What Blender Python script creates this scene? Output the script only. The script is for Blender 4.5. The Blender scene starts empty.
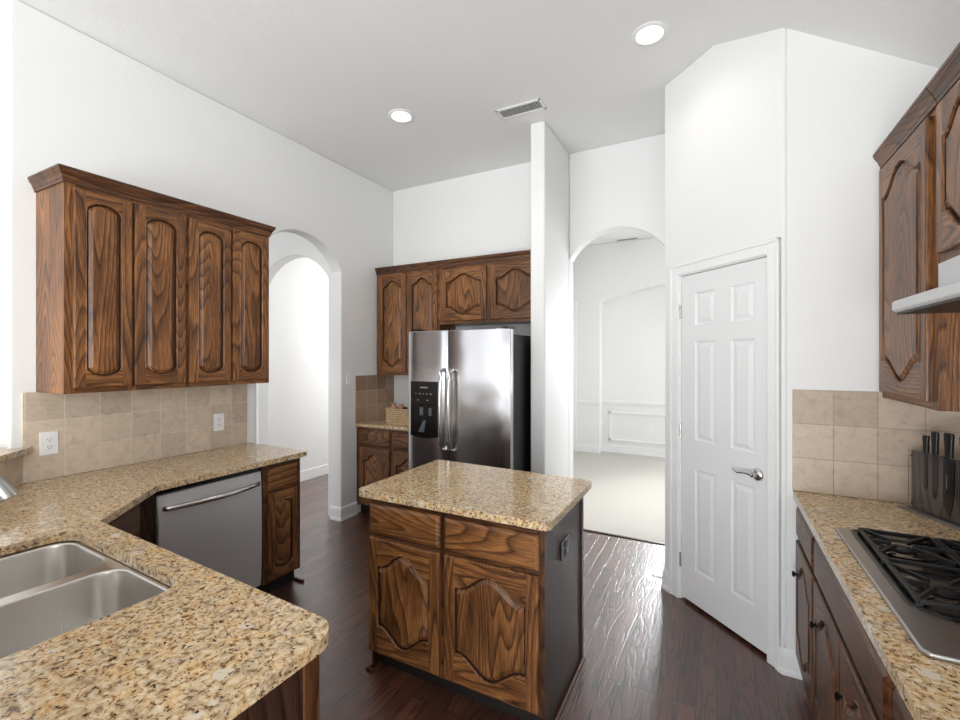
import bpy, bmesh, math, random
from math import sin, cos, pi, radians, sqrt, atan2
from mathutils import Vector, Matrix

random.seed(7)
S = bpy.context.scene
COL = S.collection

# ------------------------------------------------------------------ camera
YAW = math.atan(237 / 450)
cam_d = bpy.data.cameras.new('camera')
cam = bpy.data.objects.new('camera', cam_d)
COL.objects.link(cam)
cam.location = (0, 0, 1.57)
cam.rotation_euler = (radians(90), 0, YAW)
cam_d.sensor_width = 36
cam_d.lens = 36 * 450 / 960
cam_d.shift_y = -2.5 / 960
cam_d.clip_start = 0.02
S.camera = cam

# ------------------------------------------------------------------ world, daylight, exposure
S.view_settings.view_transform = 'Standard'
S.view_settings.look = 'None'
S.view_settings.gamma = 1
S.view_settings.use_curve_mapping = False
S.view_settings.exposure = 0.24
W = bpy.data.worlds.new('world')
S.world = W
W.use_nodes = True
wn = W.node_tree
bg = wn.nodes['Background']
bg.inputs['Strength'].default_value = 0.68
w_tc = wn.nodes.new('ShaderNodeTexCoord')
w_sp = wn.nodes.new('ShaderNodeSeparateXYZ')
w_rp = wn.nodes.new('ShaderNodeValToRGB')
w_mr = wn.nodes.new('ShaderNodeMapRange')
w_mr.inputs['From Min'].default_value = -1
wn.links.new(w_tc.outputs['Generated'], w_sp.inputs[0])
wn.links.new(w_sp.outputs[2], w_mr.inputs['Value'])
wn.links.new(w_mr.outputs[0], w_rp.inputs[0])
w_rp.color_ramp.elements[0].position = 0.42
w_rp.color_ramp.elements[0].color = (0.55, 0.54, 0.52, 1)
w_rp.color_ramp.elements[1].position = 0.53
w_rp.color_ramp.elements[1].color = (1.0, 1.02, 1.05, 1)
wn.links.new(w_rp.outputs[0], bg.inputs['Color'])


def area(name, loc, target, sx, sy, power, color=(1, 1, 1), spread=180):
    d = bpy.data.lights.new(name, 'AREA')
    d.shape = 'RECTANGLE'
    d.size, d.size_y = sx, sy
    d.energy = power
    d.color = color
    d.spread = radians(spread)
    o = bpy.data.objects.new(name, d)
    COL.objects.link(o)
    o.location = loc
    v = Vector(target) - Vector(loc)
    o.rotation_euler = v.to_track_quat('-Z', 'Y').to_euler()
    return o


# daylight entering from the breakfast room windows behind the camera
area('window_light_breakfast', (1.8, -3.2, 1.9), (-3.0, 1.8, 1.5), 1.8, 2.0, 165, (0.96, 0.985, 1.0))
area('window_light_living', (-5.5, -3.2, 1.8), (-1.0, 2.5, 1.4), 4.2, 2.6, 35, (0.96, 0.985, 1.0))
# dining room windows (right of the arch, hidden behind the pantry)
area('window_light_dining', (0.55, 7.2, 1.7), (-1.2, 3.4, 0.5), 1.7, 1.8, 40, (0.95, 0.98, 1.0))
area('window_light_dining_end', (-0.32, 7.2, 1.9), (-0.75, 3.0, 0.0), 0.5, 1.5, 20, (0.95, 0.98, 1.0), 75)
area('window_light_dining_side', (1.6, 5.6, 1.7), (-2.0, 5.8, 1.2), 1.6, 1.8, 26, (0.95, 0.98, 1.0))
# area light added to brighten the side hall behind the left arch, no window
area('hallway_fill', (-3.75, 5.6, 2.2), (-4.5, 3.9, 1.2), 1.2, 1.6, 46)
# unseen area light added low behind the camera to brighten the ceiling
area('ceiling_fill', (-1.6, -3.6, 0.5), (-1.2, 2.6, 3.4), 5.0, 1.6, 260, (0.95, 0.98, 1.0))


# ------------------------------------------------------------------ material helpers
def nmat(name):
    m = bpy.data.materials.new(name)
    m.use_nodes = True
    nt = m.node_tree
    p = nt.nodes['Principled BSDF']
    return m, nt, p


def nd(nt, t, **kw):
    n = nt.nodes.new(t)
    for k, v in kw.items():
        if k in n.inputs:
            n.inputs[k].default_value = v
        else:
            setattr(n, k, v)
    return n


def ramp(nt, stops, interp='LINEAR'):
    r = nt.nodes.new('ShaderNodeValToRGB')
    r.color_ramp.interpolation = interp
    e = r.color_ramp.elements
    while len(e) < len(stops):
        e.new(0.5)
    for k, (p, c) in enumerate(stops):
        e[k].position = p
        e[k].color = (*c, 1) if len(c) == 3 else c
    return r


def srgb(r, g, b):
    f = lambda v: (v / 255 / 12.92) if v / 255 <= 0.04045 else ((v / 255 + 0.055) / 1.055) ** 2.4
    return (f(r), f(g), f(b))


def plain(name, col, rough=0.5, metal=0.0, bump=None, **kw):
    m, nt, p = nmat(name)
    p.inputs['Base Color'].default_value = (*col, 1)
    p.inputs['Roughness'].default_value = rough
    p.inputs['Metallic'].default_value = metal
    for k, v in kw.items():
        p.inputs[k.replace('_', ' ')].default_value = v
    tc = nd(nt, 'ShaderNodeTexCoord')
    n = nd(nt, 'ShaderNodeTexNoise', Scale=bump[0] if bump else 40.0, Detail=3.0)
    nt.links.new(tc.outputs['Object'], n.inputs['Vector'])
    if bump:
        b = nd(nt, 'ShaderNodeBump', Strength=bump[1], Distance=bump[2])
        nt.links.new(n.outputs['Fac'], b.inputs['Height'])
        nt.links.new(b.outputs['Normal'], p.inputs['Normal'])
    else:
        mr = nd(nt, 'ShaderNodeMapRange')
        mr.inputs['To Min'].default_value = max(0, rough - 0.04)
        mr.inputs['To Max'].default_value = min(1, rough + 0.04)
        nt.links.new(n.outputs['Fac'], mr.inputs['Value'])
        nt.links.new(mr.outputs['Result'], p.inputs['Roughness'])
    return m


def emit(name, col, strength):
    m, nt, p = nmat(name)
    p.inputs['Base Color'].default_value = (*col, 1)
    p.inputs['Emission Color'].default_value = (*col, 1)
    p.inputs['Emission Strength'].default_value = strength
    return m


def wood(name, axis, dark, mid, light, rough=0.40, ring=9.0):
    """stained oak: flowing cathedral rings along AXIS plus fine open pores"""
    m, nt, p = nmat(name)
    L = nt.links.new
    tc = nd(nt, 'ShaderNodeTexCoord')
    oi = nd(nt, 'ShaderNodeObjectInfo')
    mul = nd(nt, 'ShaderNodeMath', operation='MULTIPLY')
    mul.inputs[1].default_value = 37.0
    L(oi.outputs['Random'], mul.inputs[0])
    add = nd(nt, 'ShaderNodeVectorMath', operation='ADD')
    L(tc.outputs['Object'], add.inputs[0])
    L(mul.outputs[0], add.inputs[1])

    def stretched(cross, along):
        mp = nd(nt, 'ShaderNodeMapping')
        s = [cross, cross, cross]
        s['XYZ'.index(axis)] = along
        mp.inputs['Scale'].default_value = s
        L(add.outputs[0], mp.inputs['Vector'])
        return mp
    n1 = nd(nt, 'ShaderNodeTexNoise', Scale=1.0, Detail=1.5, Roughness=0.4)
    L(stretched(4.2, 0.62).outputs[0], n1.inputs['Vector'])
    k = nd(nt, 'ShaderNodeMath', operation='MULTIPLY')
    k.inputs[1].default_value = ring * 3
    L(n1.outputs['Fac'], k.inputs[0])
    fr = nd(nt, 'ShaderNodeMath', operation='FRACT')
    L(k.outputs[0], fr.inputs[0])
    # asymmetric growth ring: slow rise, sharp dark latewood line
    rg = ramp(nt, [(0.0, (0.15, 0.15, 0.15)), (0.16, (0.75, 0.75, 0.75)), (0.6, (0.62, 0.62, 0.62)), (0.9, (0.45, 0.45, 0.45)), (1.0, (0.15, 0.15, 0.15))])
    L(fr.outputs[0], rg.inputs[0])
    n2 = nd(nt, 'ShaderNodeTexNoise', Scale=1.0, Detail=3.0, Roughness=0.6)
    L(stretched(260, 14).outputs[0], n2.inputs['Vector'])
    n3 = nd(nt, 'ShaderNodeTexNoise', Scale=1.0, Detail=1.0)
    L(stretched(5, 2.2).outputs[0], n3.inputs['Vector'])
    a = nd(nt, 'ShaderNodeMath', operation='MULTIPLY_ADD')
    a.inputs[1].default_value = 0.50
    a.inputs[2].default_value = -0.30
    L(rg.outputs[0], a.inputs[0])
    b = nd(nt, 'ShaderNodeMath', operation='MULTIPLY_ADD')
    b.inputs[1].default_value = 0.65
    L(n2.outputs['Fac'], b.inputs[0])
    L(a.outputs[0], b.inputs[2])
    c = nd(nt, 'ShaderNodeMath', operation='MULTIPLY_ADD')
    c.inputs[1].default_value = 0.40
    L(n3.outputs['Fac'], c.inputs[0])
    L(b.outputs[0], c.inputs[2])
    r = ramp(nt, [(0.22, dark), (0.50, mid), (0.74, light)])
    L(c.outputs[0], r.inputs[0])
    L(r.outputs[0], p.inputs['Base Color'])
    p.inputs['Roughness'].default_value = rough
    p.inputs['Specular IOR Level'].default_value = 0.36
    p.inputs['Coat Weight'].default_value = 0.12
    p.inputs['Coat Roughness'].default_value = 0.25
    bp = nd(nt, 'ShaderNodeBump', Strength=0.25, Distance=0.002)
    L(b.outputs[0], bp.inputs['Height'])
    L(bp.outputs[0], p.inputs['Normal'])
    return m


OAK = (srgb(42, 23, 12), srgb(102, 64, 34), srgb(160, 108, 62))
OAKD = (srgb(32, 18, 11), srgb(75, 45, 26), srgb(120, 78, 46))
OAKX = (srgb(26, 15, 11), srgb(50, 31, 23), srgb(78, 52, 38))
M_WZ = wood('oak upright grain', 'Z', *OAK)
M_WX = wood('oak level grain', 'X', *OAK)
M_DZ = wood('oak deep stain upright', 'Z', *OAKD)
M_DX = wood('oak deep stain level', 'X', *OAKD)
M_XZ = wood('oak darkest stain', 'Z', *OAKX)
M_TOE = plain('toe kick black', srgb(22, 16, 13), 0.6)

M_WALL = plain('painted wall', (0.80, 0.80, 0.79), 0.6, bump=(160, 0.12, 0.004))
M_CEIL = plain('painted ceiling', (0.80, 0.80, 0.795), 0.75, bump=(110, 0.25, 0.004))
M_TRIM = plain('white gloss trim', (0.84, 0.84, 0.835), 0.35)
M_DOOR = plain('white door paint', (0.80, 0.80, 0.80), 0.4)
M_PLATE = plain('white plastic', (0.85, 0.85, 0.84), 0.35)
M_BLACK = plain('black plastic', srgb(12, 12, 13), 0.22)
M_BLACKM = plain('black textured steel', srgb(17, 17, 18), 0.45)
M_SLOT = plain('outlet slot', srgb(50, 48, 46), 0.5)
M_IRON = plain('cast iron', srgb(24, 24, 25), 0.42)
M_CHROME = plain('satin nickel', (0.62, 0.60, 0.58), 0.22, 1.0)
M_HOOD = plain('hood enamel', srgb(205, 206, 207), 0.35)
M_KNOB = plain('dark bronze', srgb(22, 18, 17), 0.35, 0.6)


def steel(name, col, rough, sc=(2, 2, 260), wave=0.0):
    m, nt, p = nmat(name)
    L = nt.links.new
    p.inputs['Base Color'].default_value = (*col, 1)
    p.inputs['Metallic'].default_value = 1.0
    tc = nd(nt, 'ShaderNodeTexCoord')
    mp = nd(nt, 'ShaderNodeMapping')
    mp.inputs['Scale'].default_value = sc
    L(tc.outputs['Object'], mp.inputs['Vector'])
    n = nd(nt, 'ShaderNodeTexNoise', Scale=1.0, Detail=2.0)
    L(mp.outputs[0], n.inputs['Vector'])
    mr = nd(nt, 'ShaderNodeMapRange')
    mr.inputs['To Min'].default_value = rough - 0.05
    mr.inputs['To Max'].default_value = rough + 0.06
    L(n.outputs['Fac'], mr.inputs['Value'])
    L(mr.outputs[0], p.inputs['Roughness'])
    if wave:
        n2 = nd(nt, 'ShaderNodeTexNoise', Scale=2.6, Detail=1.0)
        L(tc.outputs['Object'], n2.inputs['Vector'])
        b = nd(nt, 'ShaderNodeBump', Strength=0.6, Distance=wave)
        L(n2.outputs['Fac'], b.inputs['Height'])
        L(b.outputs[0], p.inputs['Normal'])
    return m


M_STEEL = steel('brushed steel', (0.54, 0.54, 0.555), 0.22, wave=0.02)
M_STEELD = steel('brushed steel dishwasher', (0.88, 0.89, 0.90), 0.50)
M_SINK = steel('satin sink steel', (0.70, 0.68, 0.65), 0.30, sc=(3, 90, 3))
M_TRAY = steel('cooktop steel', (0.42, 0.41, 0.40), 0.33, sc=(200, 3, 3))

# granite
def granite():
    m, nt, p = nmat('gold granite')
    L = nt.links.new
    tc = nd(nt, 'ShaderNodeTexCoord')
    wp = nd(nt, 'ShaderNodeTexNoise', Scale=30.0, Detail=2.0)
    L(tc.outputs['Object'], wp.inputs['Vector'])
    mx = nd(nt, 'ShaderNodeVectorMath', operation='SCALE')
    mx.inputs['Scale'].default_value = 0.03
    L(wp.outputs['Color'], mx.inputs[0])
    ad = nd(nt, 'ShaderNodeVectorMath', operation='ADD')
    L(tc.outputs['Object'], ad.inputs[0])
    L(mx.outputs[0], ad.inputs[1])
    n1 = nd(nt, 'ShaderNodeTexNoise', Scale=70.0, Detail=5.0, Roughness=0.62)
    L(ad.outputs[0], n1.inputs['Vector'])
    r1 = ramp(nt, [(0.27, srgb(66, 52, 44)), (0.37, srgb(132, 108, 86)), (0.45, srgb(204, 178, 142)),
                   (0.54, srgb(222, 204, 174)), (0.68, srgb(236, 228, 212))])
    L(n1.outputs['Fac'], r1.inputs[0])
    # golden and grey drifts
    n2 = nd(nt, 'ShaderNodeTexNoise', Scale=22.0, Detail=4.0)
    L(tc.outputs['Object'], n2.inputs['Vector'])
    r2 = ramp(nt, [(0.34, srgb(206, 194, 184)), (0.50, srgb(246, 236, 220)), (0.66, srgb(246, 218, 176))])
    L(n2.outputs['Fac'], r2.inputs[0])
    m1 = nd(nt, 'ShaderNodeMix', data_type='RGBA', blend_type='MULTIPLY')
    m1.inputs[0].default_value = 0.75
    L(r1.outputs[0], m1.inputs[6]); L(r2.outputs[0], m1.inputs[7])
    # pale quartz chips
    v = nd(nt, 'ShaderNodeTexVoronoi', Scale=17.0)
    L(ad.outputs[0], v.inputs['Vector'])
    sep = nd(nt, 'ShaderNodeSeparateColor')
    L(v.outputs['Color'], sep.inputs[0])
    gt = nd(nt, 'ShaderNodeMath', operation='GREATER_THAN')
    gt.inputs[1].default_value = 0.80
    L(sep.outputs[0], gt.inputs[0])
    lt = nd(nt, 'ShaderNodeMapRange')
    lt.inputs['From Min'].default_value = 0.34
    lt.inputs['From Max'].default_value = 0.24
    L(v.outputs['Distance'], lt.inputs['Value'])
    ml = nd(nt, 'ShaderNodeMath', operation='MULTIPLY')
    L(gt.outputs[0], ml.inputs[0]); L(lt.outputs[0], ml.inputs[1])
    m2 = nd(nt, 'ShaderNodeMix', data_type='RGBA')
    m2.inputs[7].default_value = (*srgb(218, 205, 184), 1)
    L(ml.outputs[0], m2.inputs[0]); L(m1.outputs[2], m2.inputs[6])
    # black flecks
    n3 = nd(nt, 'ShaderNodeTexNoise', Scale=105.0, Detail=3.0, Roughness=0.55)
    L(ad.outputs[0], n3.inputs['Vector'])
    r3 = ramp(nt, [(0.34, (1, 1, 1)), (0.41, (0, 0, 0))])
    L(n3.outputs['Fac'], r3.inputs[0])
    m3 = nd(nt, 'ShaderNodeMix', data_type='RGBA')
    m3.inputs[7].default_value = (*srgb(48, 40, 36), 1)
    L(r3.outputs[0], m3.inputs[0]); L(m2.outputs[2], m3.inputs[6])
    L(m3.outputs[2], p.inputs['Base Color'])
    p.inputs['Roughness'].default_value = 0.10
    return m


M_GRAN = granite()


def tile(name, axis, u0, z0, pw, ph, c1, c2, grout):
    """square stone tiles laid in a grid; AXIS = which object axis runs along the wall"""
    m, nt, p = nmat(name)
    L = nt.links.new
    tc = nd(nt, 'ShaderNodeTexCoord')
    sp = nd(nt, 'ShaderNodeSeparateXYZ')
    L(tc.outputs['Object'], sp.inputs[0])
    cb = nd(nt, 'ShaderNodeCombineXYZ')
    sx = nd(nt, 'ShaderNodeMath', operation='SUBTRACT'); sx.inputs[1].default_value = u0
    sz = nd(nt, 'ShaderNodeMath', operation='SUBTRACT'); sz.inputs[1].default_value = z0
    L(sp.outputs['XYZ'.index(axis)], sx.inputs[0]); L(sp.outputs[2], sz.inputs[0])
    L(sx.outputs[0], cb.inputs[0]); L(sz.outputs[0], cb.inputs[1])
    br = nd(nt, 'ShaderNodeTexBrick', offset=0.0, squash=1.0)
    br.inputs['Color1'].default_value = (*c1, 1)
    br.inputs['Color2'].default_value = (*c2, 1)
    br.inputs['Mortar'].default_value = (*grout, 1)
    br.inputs['Scale'].default_value = 1.0
    br.inputs['Mortar Size'].default_value = 0.0022
    br.inputs['Mortar Smooth'].default_value = 0.3
    br.inputs['Brick Width'].default_value = pw
    br.inputs['Row Height'].default_value = ph
    L(cb.outputs[0], br.inputs['Vector'])
    n = nd(nt, 'ShaderNodeTexNoise', Scale=22.0, Detail=6.0, Roughness=0.7, Distortion=0.6)
    L(tc.outputs['Object'], n.inputs['Vector'])
    r = ramp(nt, [(0.3, (0.80, 0.78, 0.76)), (0.5, (1, 1, 1)), (0.72, (1.10, 1.08, 1.05))])
    L(n.outputs['Fac'], r.inputs[0])
    mx = nd(nt, 'ShaderNodeMix', data_type='RGBA', blend_type='MULTIPLY')
    mx.inputs[0].default_value = 1.0
    L(br.outputs['Color'], mx.inputs[6]); L(r.outputs[0], mx.inputs[7])
    L(mx.outputs[2], p.inputs['Base Color'])
    p.inputs['Roughness'].default_value = 0.5
    inv = nd(nt, 'ShaderNodeMath', operation='SUBTRACT'); inv.inputs[0].default_value = 1.0
    L(br.outputs['Fac'], inv.inputs[1])
    b = nd(nt, 'ShaderNodeBump', Strength=0.5, Distance=0.003)
    L(inv.outputs[0], b.inputs['Height']); L(b.outputs[0], p.inputs['Normal'])
    return m


def wood_floor():
    m, nt, p = nmat('hand scraped dark plank floor')
    L = nt.links.new
    tc = nd(nt, 'ShaderNodeTexCoord')
    sp = nd(nt, 'ShaderNodeSeparateXYZ'); L(tc.outputs['Object'], sp.inputs[0])
    cb = nd(nt, 'ShaderNodeCombineXYZ')
    L(sp.outputs[1], cb.inputs[0]); L(sp.outputs[0], cb.inputs[1])
    br = nd(nt, 'ShaderNodeTexBrick', offset=0.37, offset_frequency=2, squash=1.0)
    br.inputs['Color1'].default_value = (0, 0, 0, 1)
    br.inputs['Color2'].default_value = (1, 1, 1, 1)
    br.inputs['Mortar'].default_value = (0.5, 0.5, 0.5, 1)
    br.inputs['Scale'].default_value = 1.0
    br.inputs['Mortar Size'].default_value = 0.0024
    br.inputs['Mortar Smooth'].default_value = 0.2
    br.inputs['Brick Width'].default_value = 0.85
    br.inputs['Row Height'].default_value = 0.083
    L(cb.outputs[0], br.inputs['Vector'])
    # per plank offset of the grain
    vm = nd(nt, 'ShaderNodeVectorMath', operation='MULTIPLY_ADD')
    vm.inputs[1].default_value = (9, 9, 9)
    L(br.outputs['Color'], vm.inputs[0]); L(tc.outputs['Object'], vm.inputs[2])
    mp = nd(nt, 'ShaderNodeMapping'); mp.inputs['Scale'].default_value = (13, 1.3, 1)
    L(vm.outputs[0], mp.inputs['Vector'])
    n1 = nd(nt, 'ShaderNodeTexNoise', Scale=1.0, Detail=1.5); L(mp.outputs[0], n1.inputs['Vector'])
    k = nd(nt, 'ShaderNodeMath', operation='MULTIPLY'); k.inputs[1].default_value = 9.0
    L(n1.outputs['Fac'], k.inputs[0])
    sn = nd(nt, 'ShaderNodeMath', operation='FRACT'); L(k.outputs[0], sn.inputs[0])
    rg = ramp(nt, [(0.0, (0, 0, 0)), (0.12, (0.8, 0.8, 0.8)), (0.7, (0.75, 0.75, 0.75)), (1.0, (0, 0, 0))])
    L(sn.outputs[0], rg.inputs[0])
    mp2 = nd(nt, 'ShaderNodeMapping'); mp2.inputs['Scale'].default_value = (120, 7, 1)
    L(vm.outputs[0], mp2.inputs['Vector'])
    n2 = nd(nt, 'ShaderNodeTexNoise', Scale=1.0, Detail=2.0); L(mp2.outputs[0], n2.inputs['Vector'])
    n2s = nd(nt, 'ShaderNodeMath', operation='MULTIPLY'); n2s.inputs[1].default_value = 0.45
    L(n2.outputs['Fac'], n2s.inputs[0])
    h = nd(nt, 'ShaderNodeMath', operation='MULTIPLY_ADD'); h.inputs[1].default_value = 0.42
    L(rg.outputs[0], h.inputs[0]); L(n2s.outputs[0], h.inputs[2])
    r = ramp(nt, [(0.2, srgb(42, 22, 16)), (0.55, srgb(90, 53, 40)), (0.9, srgb(120, 76, 58))])
    L(h.outputs[0], r.inputs[0])
    sc = nd(nt, 'ShaderNodeMapRange')
    sc.inputs['To Min'].default_value = 0.7; sc.inputs['To Max'].default_value = 1.35
    L(br.outputs['Color'], sc.inputs['Value'])
    mx = nd(nt, 'ShaderNodeVectorMath', operation='SCALE')
    L(r.outputs[0], mx.inputs[0]); L(sc.outputs[0], mx.inputs['Scale'])
    m2 = nd(nt, 'ShaderNodeMix', data_type='RGBA')
    m2.inputs[7].default_value = (*srgb(20, 12, 10), 1)
    L(br.outputs['Fac'], m2.inputs[0]); L(mx.outputs[0], m2.inputs[6])
    L(m2.outputs[2], p.inputs['Base Color'])
    p.inputs['Roughness'].default_value = 0.42
    p.inputs['Coat Weight'].default_value = 1.0
    p.inputs['Coat IOR'].default_value = 1.6
    p.inputs['Coat Roughness'].default_value = 0.27
    hh = nd(nt, 'ShaderNodeMath', operation='SUBTRACT')
    L(h.outputs[0], hh.inputs[0]); L(br.outputs['Fac'], hh.inputs[1])
    b = nd(nt, 'ShaderNodeBump', Strength=0.35, Distance=0.003)
    L(hh.outputs[0], b.inputs['Height'])
    L(b.outputs[0], p.inputs['Normal']); L(b.outputs[0], p.inputs['Coat Normal'])
    return m


M_FLOOR = wood_floor()
M_CARPET = plain('pale carpet', srgb(196, 191, 184), 0.95, bump=(350, 0.6, 0.01))


# ------------------------------------------------------------------ mesh helpers
class MB:
    def __init__(self):
        self.v, self.f, self.m = [], [], []

    def face(self, idx, mi=0):
        self.f.append(tuple(idx)); self.m.append(mi)

    def box(self, x0, x1, y0, y1, z0, z1, mi=0):
        b = len(self.v)
        self.v += [(x, y, z) for z in (z0, z1) for (x, y) in ((x0, y0), (x1, y0), (x1, y1), (x0, y1))]
        for q in ((3, 2, 1, 0), (4, 5, 6, 7), (0, 1, 5, 4), (1, 2, 6, 5), (2, 3, 7, 6), (3, 0, 4, 7)):
            self.face([b + k for k in q], mi)
        return self

    def prism(self, pts, fn0, fn1, mi=0):
        """pts: 2D outline; fn0/fn1 map a 2D point to the 3D front/back point"""
        b, n = len(self.v), len(pts)
        self.v += [fn0(*p) for p in pts] + [fn1(*p) for p in pts]
        self.face([b + k for k in range(n)], mi)
        self.face([b + n + k for k in reversed(range(n))], mi)
        for k in range(n):
            j = (k + 1) % n
            self.face([b + k, b + n + k, b + n + j, b + j], mi)
        return self

    def tube(self, path, r, seg=12, mi=0, caps=True):
        path = [Vector(p) for p in path]
        rr = r if isinstance(r, (list, tuple)) else [r] * len(path)
        b = len(self.v)
        up = Vector((0, 0, 1))
        for i, p in enumerate(path):
            t = (path[min(i + 1, len(path) - 1)] - path[max(i - 1, 0)]).normalized()
            a = up if abs(t.dot(up)) < 0.95 else Vector((1, 0, 0))
            u = t.cross(a).normalized(); w = u.cross(t).normalized()
            for k in range(seg):
                q = 2 * pi * k / seg
                self.v.append(tuple(p + (u * cos(q) + w * sin(q)) * rr[i]))
        for i in range(len(path) - 1):
            for k in range(seg):
                j = (k + 1) % seg
                self.face([b + i * seg + k, b + i * seg + j, b + (i + 1) * seg + j, b + (i + 1) * seg + k], mi)
        if caps:
            self.face([b + k for k in reversed(range(seg))], mi)
            self.face([b + (len(path) - 1) * seg + k for k in range(seg)], mi)
        return self

    def lathe(self, prof, seg=32, axis='Z', org=(0, 0, 0), mi=0):
        b = len(self.v)
        o = Vector(org)
        for (r, h) in prof:
            for k in range(seg):
                q = 2 * pi * k / seg
                c, s = r * cos(q), r * sin(q)
                d = {'Z': (c, s, h), 'Y': (c, h, s), 'X': (h, c, s)}[axis]
                self.v.append(tuple(o + Vector(d)))
        for i in range(len(prof) - 1):
            for k in range(seg):
                j = (k + 1) % seg
                self.face([b + i * seg + k, b + i * seg + j, b + (i + 1) * seg + j, b + (i + 1) * seg + k], mi)
        self.face([b + k for k in reversed(range(seg))], mi)
        self.face([b + (len(prof) - 1) * seg + k for k in range(seg)], mi)
        return self

    def loops(self, lps, mi=0, cap0=False, cap1=True):
        """skin consecutive closed loops with the same number of points"""
        b, n = len(self.v), len(lps[0])
        for l in lps:
            self.v += [tuple(q) for q in l]
        for i in range(len(lps) - 1):
            for k in range(n):
                j = (k + 1) % n
                self.face([b + i * n + k, b + i * n + j, b + (i + 1) * n + j, b + (i + 1) * n + k], mi)
        if cap0:
            self.face([b + k for k in reversed(range(n))], mi)
        if cap1:
            self.face([b + (len(lps) - 1) * n + k for k in range(n)], mi)
        return self

    def build(self, name, mats, parent=None, bevel=0.0, seg=2, smooth=False, loc=None, rotz=0.0):
        me = bpy.data.meshes.new(name)
        me.from_pydata(self.v, [], self.f)
        mats = mats if isinstance(mats, (list, tuple)) else [mats]
        for m in mats:
            me.materials.append(m)
        for p, mi in zip(me.polygons, self.m):
            p.material_index = mi
        bm = bmesh.new(); bm.from_mesh(me)
        bmesh.ops.recalc_face_normals(bm, faces=bm.faces)
        bm.to_mesh(me); bm.free()
        if smooth:
            for p in me.polygons:
                p.use_smooth = True
            me.set_sharp_from_angle(angle=radians(38))
        o = bpy.data.objects.new(name, me)
        COL.objects.link(o)
        if parent:
            o.parent = parent
        if loc:
            o.location = loc
        o.rotation_euler.z = rotz
        if bevel:
            md = o.modifiers.new('edge', 'BEVEL')
            md.width = bevel; md.segments = seg; md.limit_method = 'ANGLE'; md.angle_limit = radians(40)
            md.use_clamp_overlap = True
        return o


def tag(o, label, cat, group=None):
    o['label'] = label; o['category'] = cat
    if group:
        o['group'] = group
    return o


def thing(name, label, cat, loc=(0, 0, 0), rotz=0.0, group=None):
    o = bpy.data.objects.new(name, None)
    COL.objects.link(o)
    o.location = loc; o.rotation_euler.z = rotz
    o.empty_display_size = 0.1
    return tag(o, label, cat, group)


def struct(o, label=None, cat=None):
    o['kind'] = 'structure'
    if label:
        o['label'] = label; o['category'] = cat
    return o


def arc(cx, cz, hw, rise, n=28):
    """segmental arch from (cx-hw, cz) over (cx, cz+rise) to (cx+hw, cz)"""
    R = (hw * hw + rise * rise) / (2 * rise)
    a = math.asin(min(1, hw / R)) if rise <= hw else pi - math.asin(hw / R)
    return [(cx + R * sin(-a + 2 * a * k / n), cz + rise - R + R * cos(-a + 2 * a * k / n)) for k in range(n + 1)]


# ------------------------------------------------------------------ room shell
ZC = 3.425
XL = -3.2          # left wall face
YB = 4.0           # fridge wall and hall arch wall face
YR = 2.69          # short wall right of the pantry
XR = 1.0           # right wall face
XCR = -0.027       # where the flat ceiling turns down
SLOPE = 0.655


def floor_mesh():
    mb = MB()
    mb.box(-5.2, 1.6, -1.6, 4.06, -0.06, 0.0)
    mb.box(-5.2, -2.2, 4.06, 9.0, -0.06, 0.0)
    return mb


struct(floor_mesh().build('floor', M_FLOOR), 'dark hand scraped plank floor running to the arches', 'floor')
struct(MB().box(-2.2, 2.2, 4.06, 9.0, -0.06, 0.004).build('floor_carpet', M_CARPET), 'pale carpet in the dining room beyond the tall arch', 'carpet')
struct(MB().box(-1.19, -0.3, 4.045, 4.075, 0.0, 0.008).build('trim_threshold', M_XZ, bevel=0.003), 'thin dark threshold strip under the hall arch', 'threshold')

struct(MB().box(-5.2, XCR, -1.6, 9.0, ZC, ZC + 0.08).build('ceiling', M_CEIL), 'flat white textured ceiling with two recessed lights', 'ceiling')
mb = MB()
xe = XR + 0.14
mb.prism([(XCR, ZC), (xe, ZC - SLOPE * (xe - XCR)), (xe, ZC + 0.08), (XCR, ZC + 0.08)],
         lambda x, z: (x, -1.6, z), lambda x, z: (x, 3.9, z))
mb.box(XCR, 2.2, 3.9, 9.0, ZC, ZC + 0.08)
struct(mb.build('ceiling_slope', M_CEIL), 'sloped white ceiling over the cooktop side', 'ceiling')

# left wall with arch
T = 0.13
a0, a1 = 2.312, 3.207
pts = [(0.912, 0.0), (a0, 0.0)] + arc((a0 + a1) / 2, 2.40, (a1 - a0) / 2, 0.268) + [(a1, 0.0), (4.13, 0.0), (4.13, ZC), (0.912, ZC)]
struct(MB().prism(pts, lambda y, z: (XL, y, z), lambda y, z: (XL - T, y, z)).build('wall_left', M_WALL, bevel=0.012, seg=3),
       'white left wall pierced by an arched opening', 'wall')
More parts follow.
